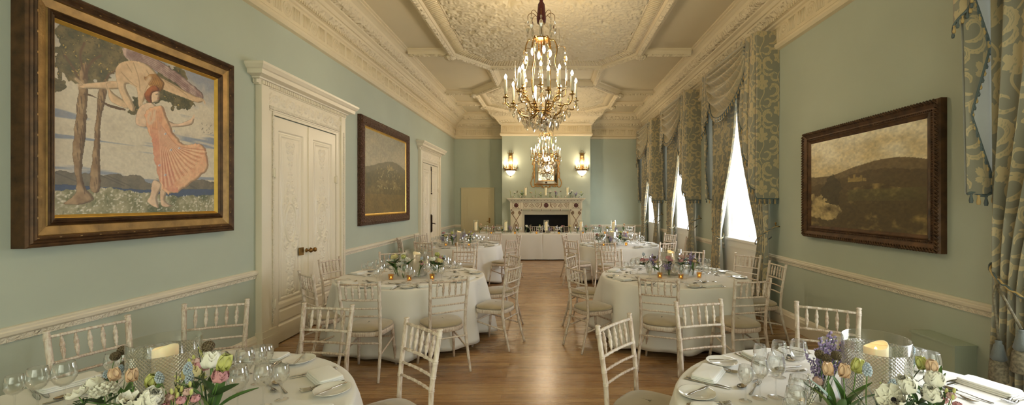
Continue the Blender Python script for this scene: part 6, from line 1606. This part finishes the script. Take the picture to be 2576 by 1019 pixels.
    # the two long curtains
    for side in ('near', 'far'):
        if near and side == 'near': nm = 'near'
        c = thing('curtain', f'damask curtain tied back, {"far" if side == "far" else "near"} side of {where}', 'curtain', (0, 0, 0), 0, 'floor-length damask curtains')
        nu, nv = (330, 300) if near and side == 'far' else (170, 200); s = np.linspace(0, 1, nu)[:, None]; z = np.linspace(.015, 3.95, nv)[None, :]
        sg = 1 if side == 'near' else -1; yo = Yn+.01 if side == 'near' else Yf-.13
        Wt = abs(Yc-.08-yo) if side == 'near' else abs(yo-(Yc-.05)); zt = 1.12 if side == 'near' else 1.08; Wm = .30 if side == 'near' else .36; Wb = .42 if side == 'near' else .36
        up = smooth((z-zt)/(3.3-zt))**.75; w_ = np.where(z > zt, Wm+(Wt-Wm)*up, Wm+(Wb-Wm)*smooth((zt-z)/.7))
        pull = np.exp(-((z-zt)/.30)**2)
        amp = (.030+.022*(1-up))*(1-.55*pull)
        nf = 7; ph = 2*PI*nf*s+.5*np.sin(3*s+z*.8+i)
        Yv = yo+sg*w_*s**.95+.012*np.cos(ph)*(w_ > .5); X = 3.07-.02*(1-s)+amp*np.sin(ph)-.02*pull*np.sin(PI*s)
        X = np.minimum(X, XR-.02); zz = z+0*s-.16*s*pull*0
        o = cloth_mesh('cloth', np.stack([X, Yv, zz], -1), s*1.55+.1*i, zz, c, flip=(side == 'near'))
        # the rope tie: from a hook on the wall, down round the front of the gathered cloth
        yh = yo-sg*.02; tb = [(XR-.01, yh, zt+.24), (3.06, yo-sg*.01, zt+.16), (3.0, yo+sg*Wm*.3, zt+.08), (2.995, yo+sg*Wm*.65, zt+.01), (3.03, yo+sg*Wm*.98, zt-.05), (3.12, yo+sg*Wm*.9, zt-.03), (XR-.03, yo+sg*Wm*.5, zt+.06)]
        pts = bez(tb, 8); mb = MB()
        for w2 in (0, PI):
            mb.cur = 0 if w2 == 0 else 1; mb.tube([(p.x-.007*abs(math.cos(k*.9+w2)), p.y+.006*math.sin(k*.9+w2), p.z+.006*math.cos(k*.9+w2)) for k, p in enumerate(pts)], .0068, 6)
        tie = mb.build('tieback_rope', [ROPEB, ROPEG], c, fix=False)
        mb = MB(); mb.tube([(XR, yh, zt+.22), (XR-.05, yh, zt+.22), (XR-.06, yh, zt+.26)], .008, 6); mb.ball((XR-.06, yh, zt+.27), .014); mb.build('tieback_hook', BRASS, c, fix=False)
        if near and side == 'far':                                  # the pair of key tassels
            for yy_, top_, ln in ((2.86, .99, .30), (2.72, .99, .19)):
                x_ = 2.93; mb = MB(); p0 = Vector((x_, yy_, zt-ln)); mb.tube([(2.965, yo-Wm*.35, zt+.05), (x_-.01, (yy_+yo-Wm*.35)/2, zt-.02), p0+Vector((0, 0, .0))], .008, 6); mb.build('tassel_cord', ROPED, tie, fix=False)
                mb = MB(); mb.lathe([(.012, .0), (.02, -.008), (.016, -.02), (.024, -.03), (.034, -.085), (.042, -.12), (.030, -.135), (.026, -.14)], 16, c=tuple(p0), cap=False); mb.build('tassel_head', TGREY, tie, fix=False)
                mb = MB(); mb.lathe([(.034, -.132), (.046, -.15), (.05, -.26), (.046, -.27), (.001, -.27)], 20, c=tuple(p0), cap=False, wob=lambda a, z: 1+.07*math.sin(a*2*PI*10)); mb.build('tassel_skirt', ROPED, tie, fix=False)
ROPED = plain('mixed_tassel_cord', srgb(120, 112, 92), .7, var=.5, vscale=60)
TGREY = plain('blue_grey_silk', srgb(104, 110, 108), .5, bump=.4, bscale=160, sheen=.3)
for i, ((a, b), nm) in enumerate(zip(WIN, ('window at the right picture edge', 'window beside the landscape painting', 'middle one of the three far windows', 'window closest to the fireplace wall'))): drape_set(i, a, b, nm)
# remove the long-hand prototypes that were never placed
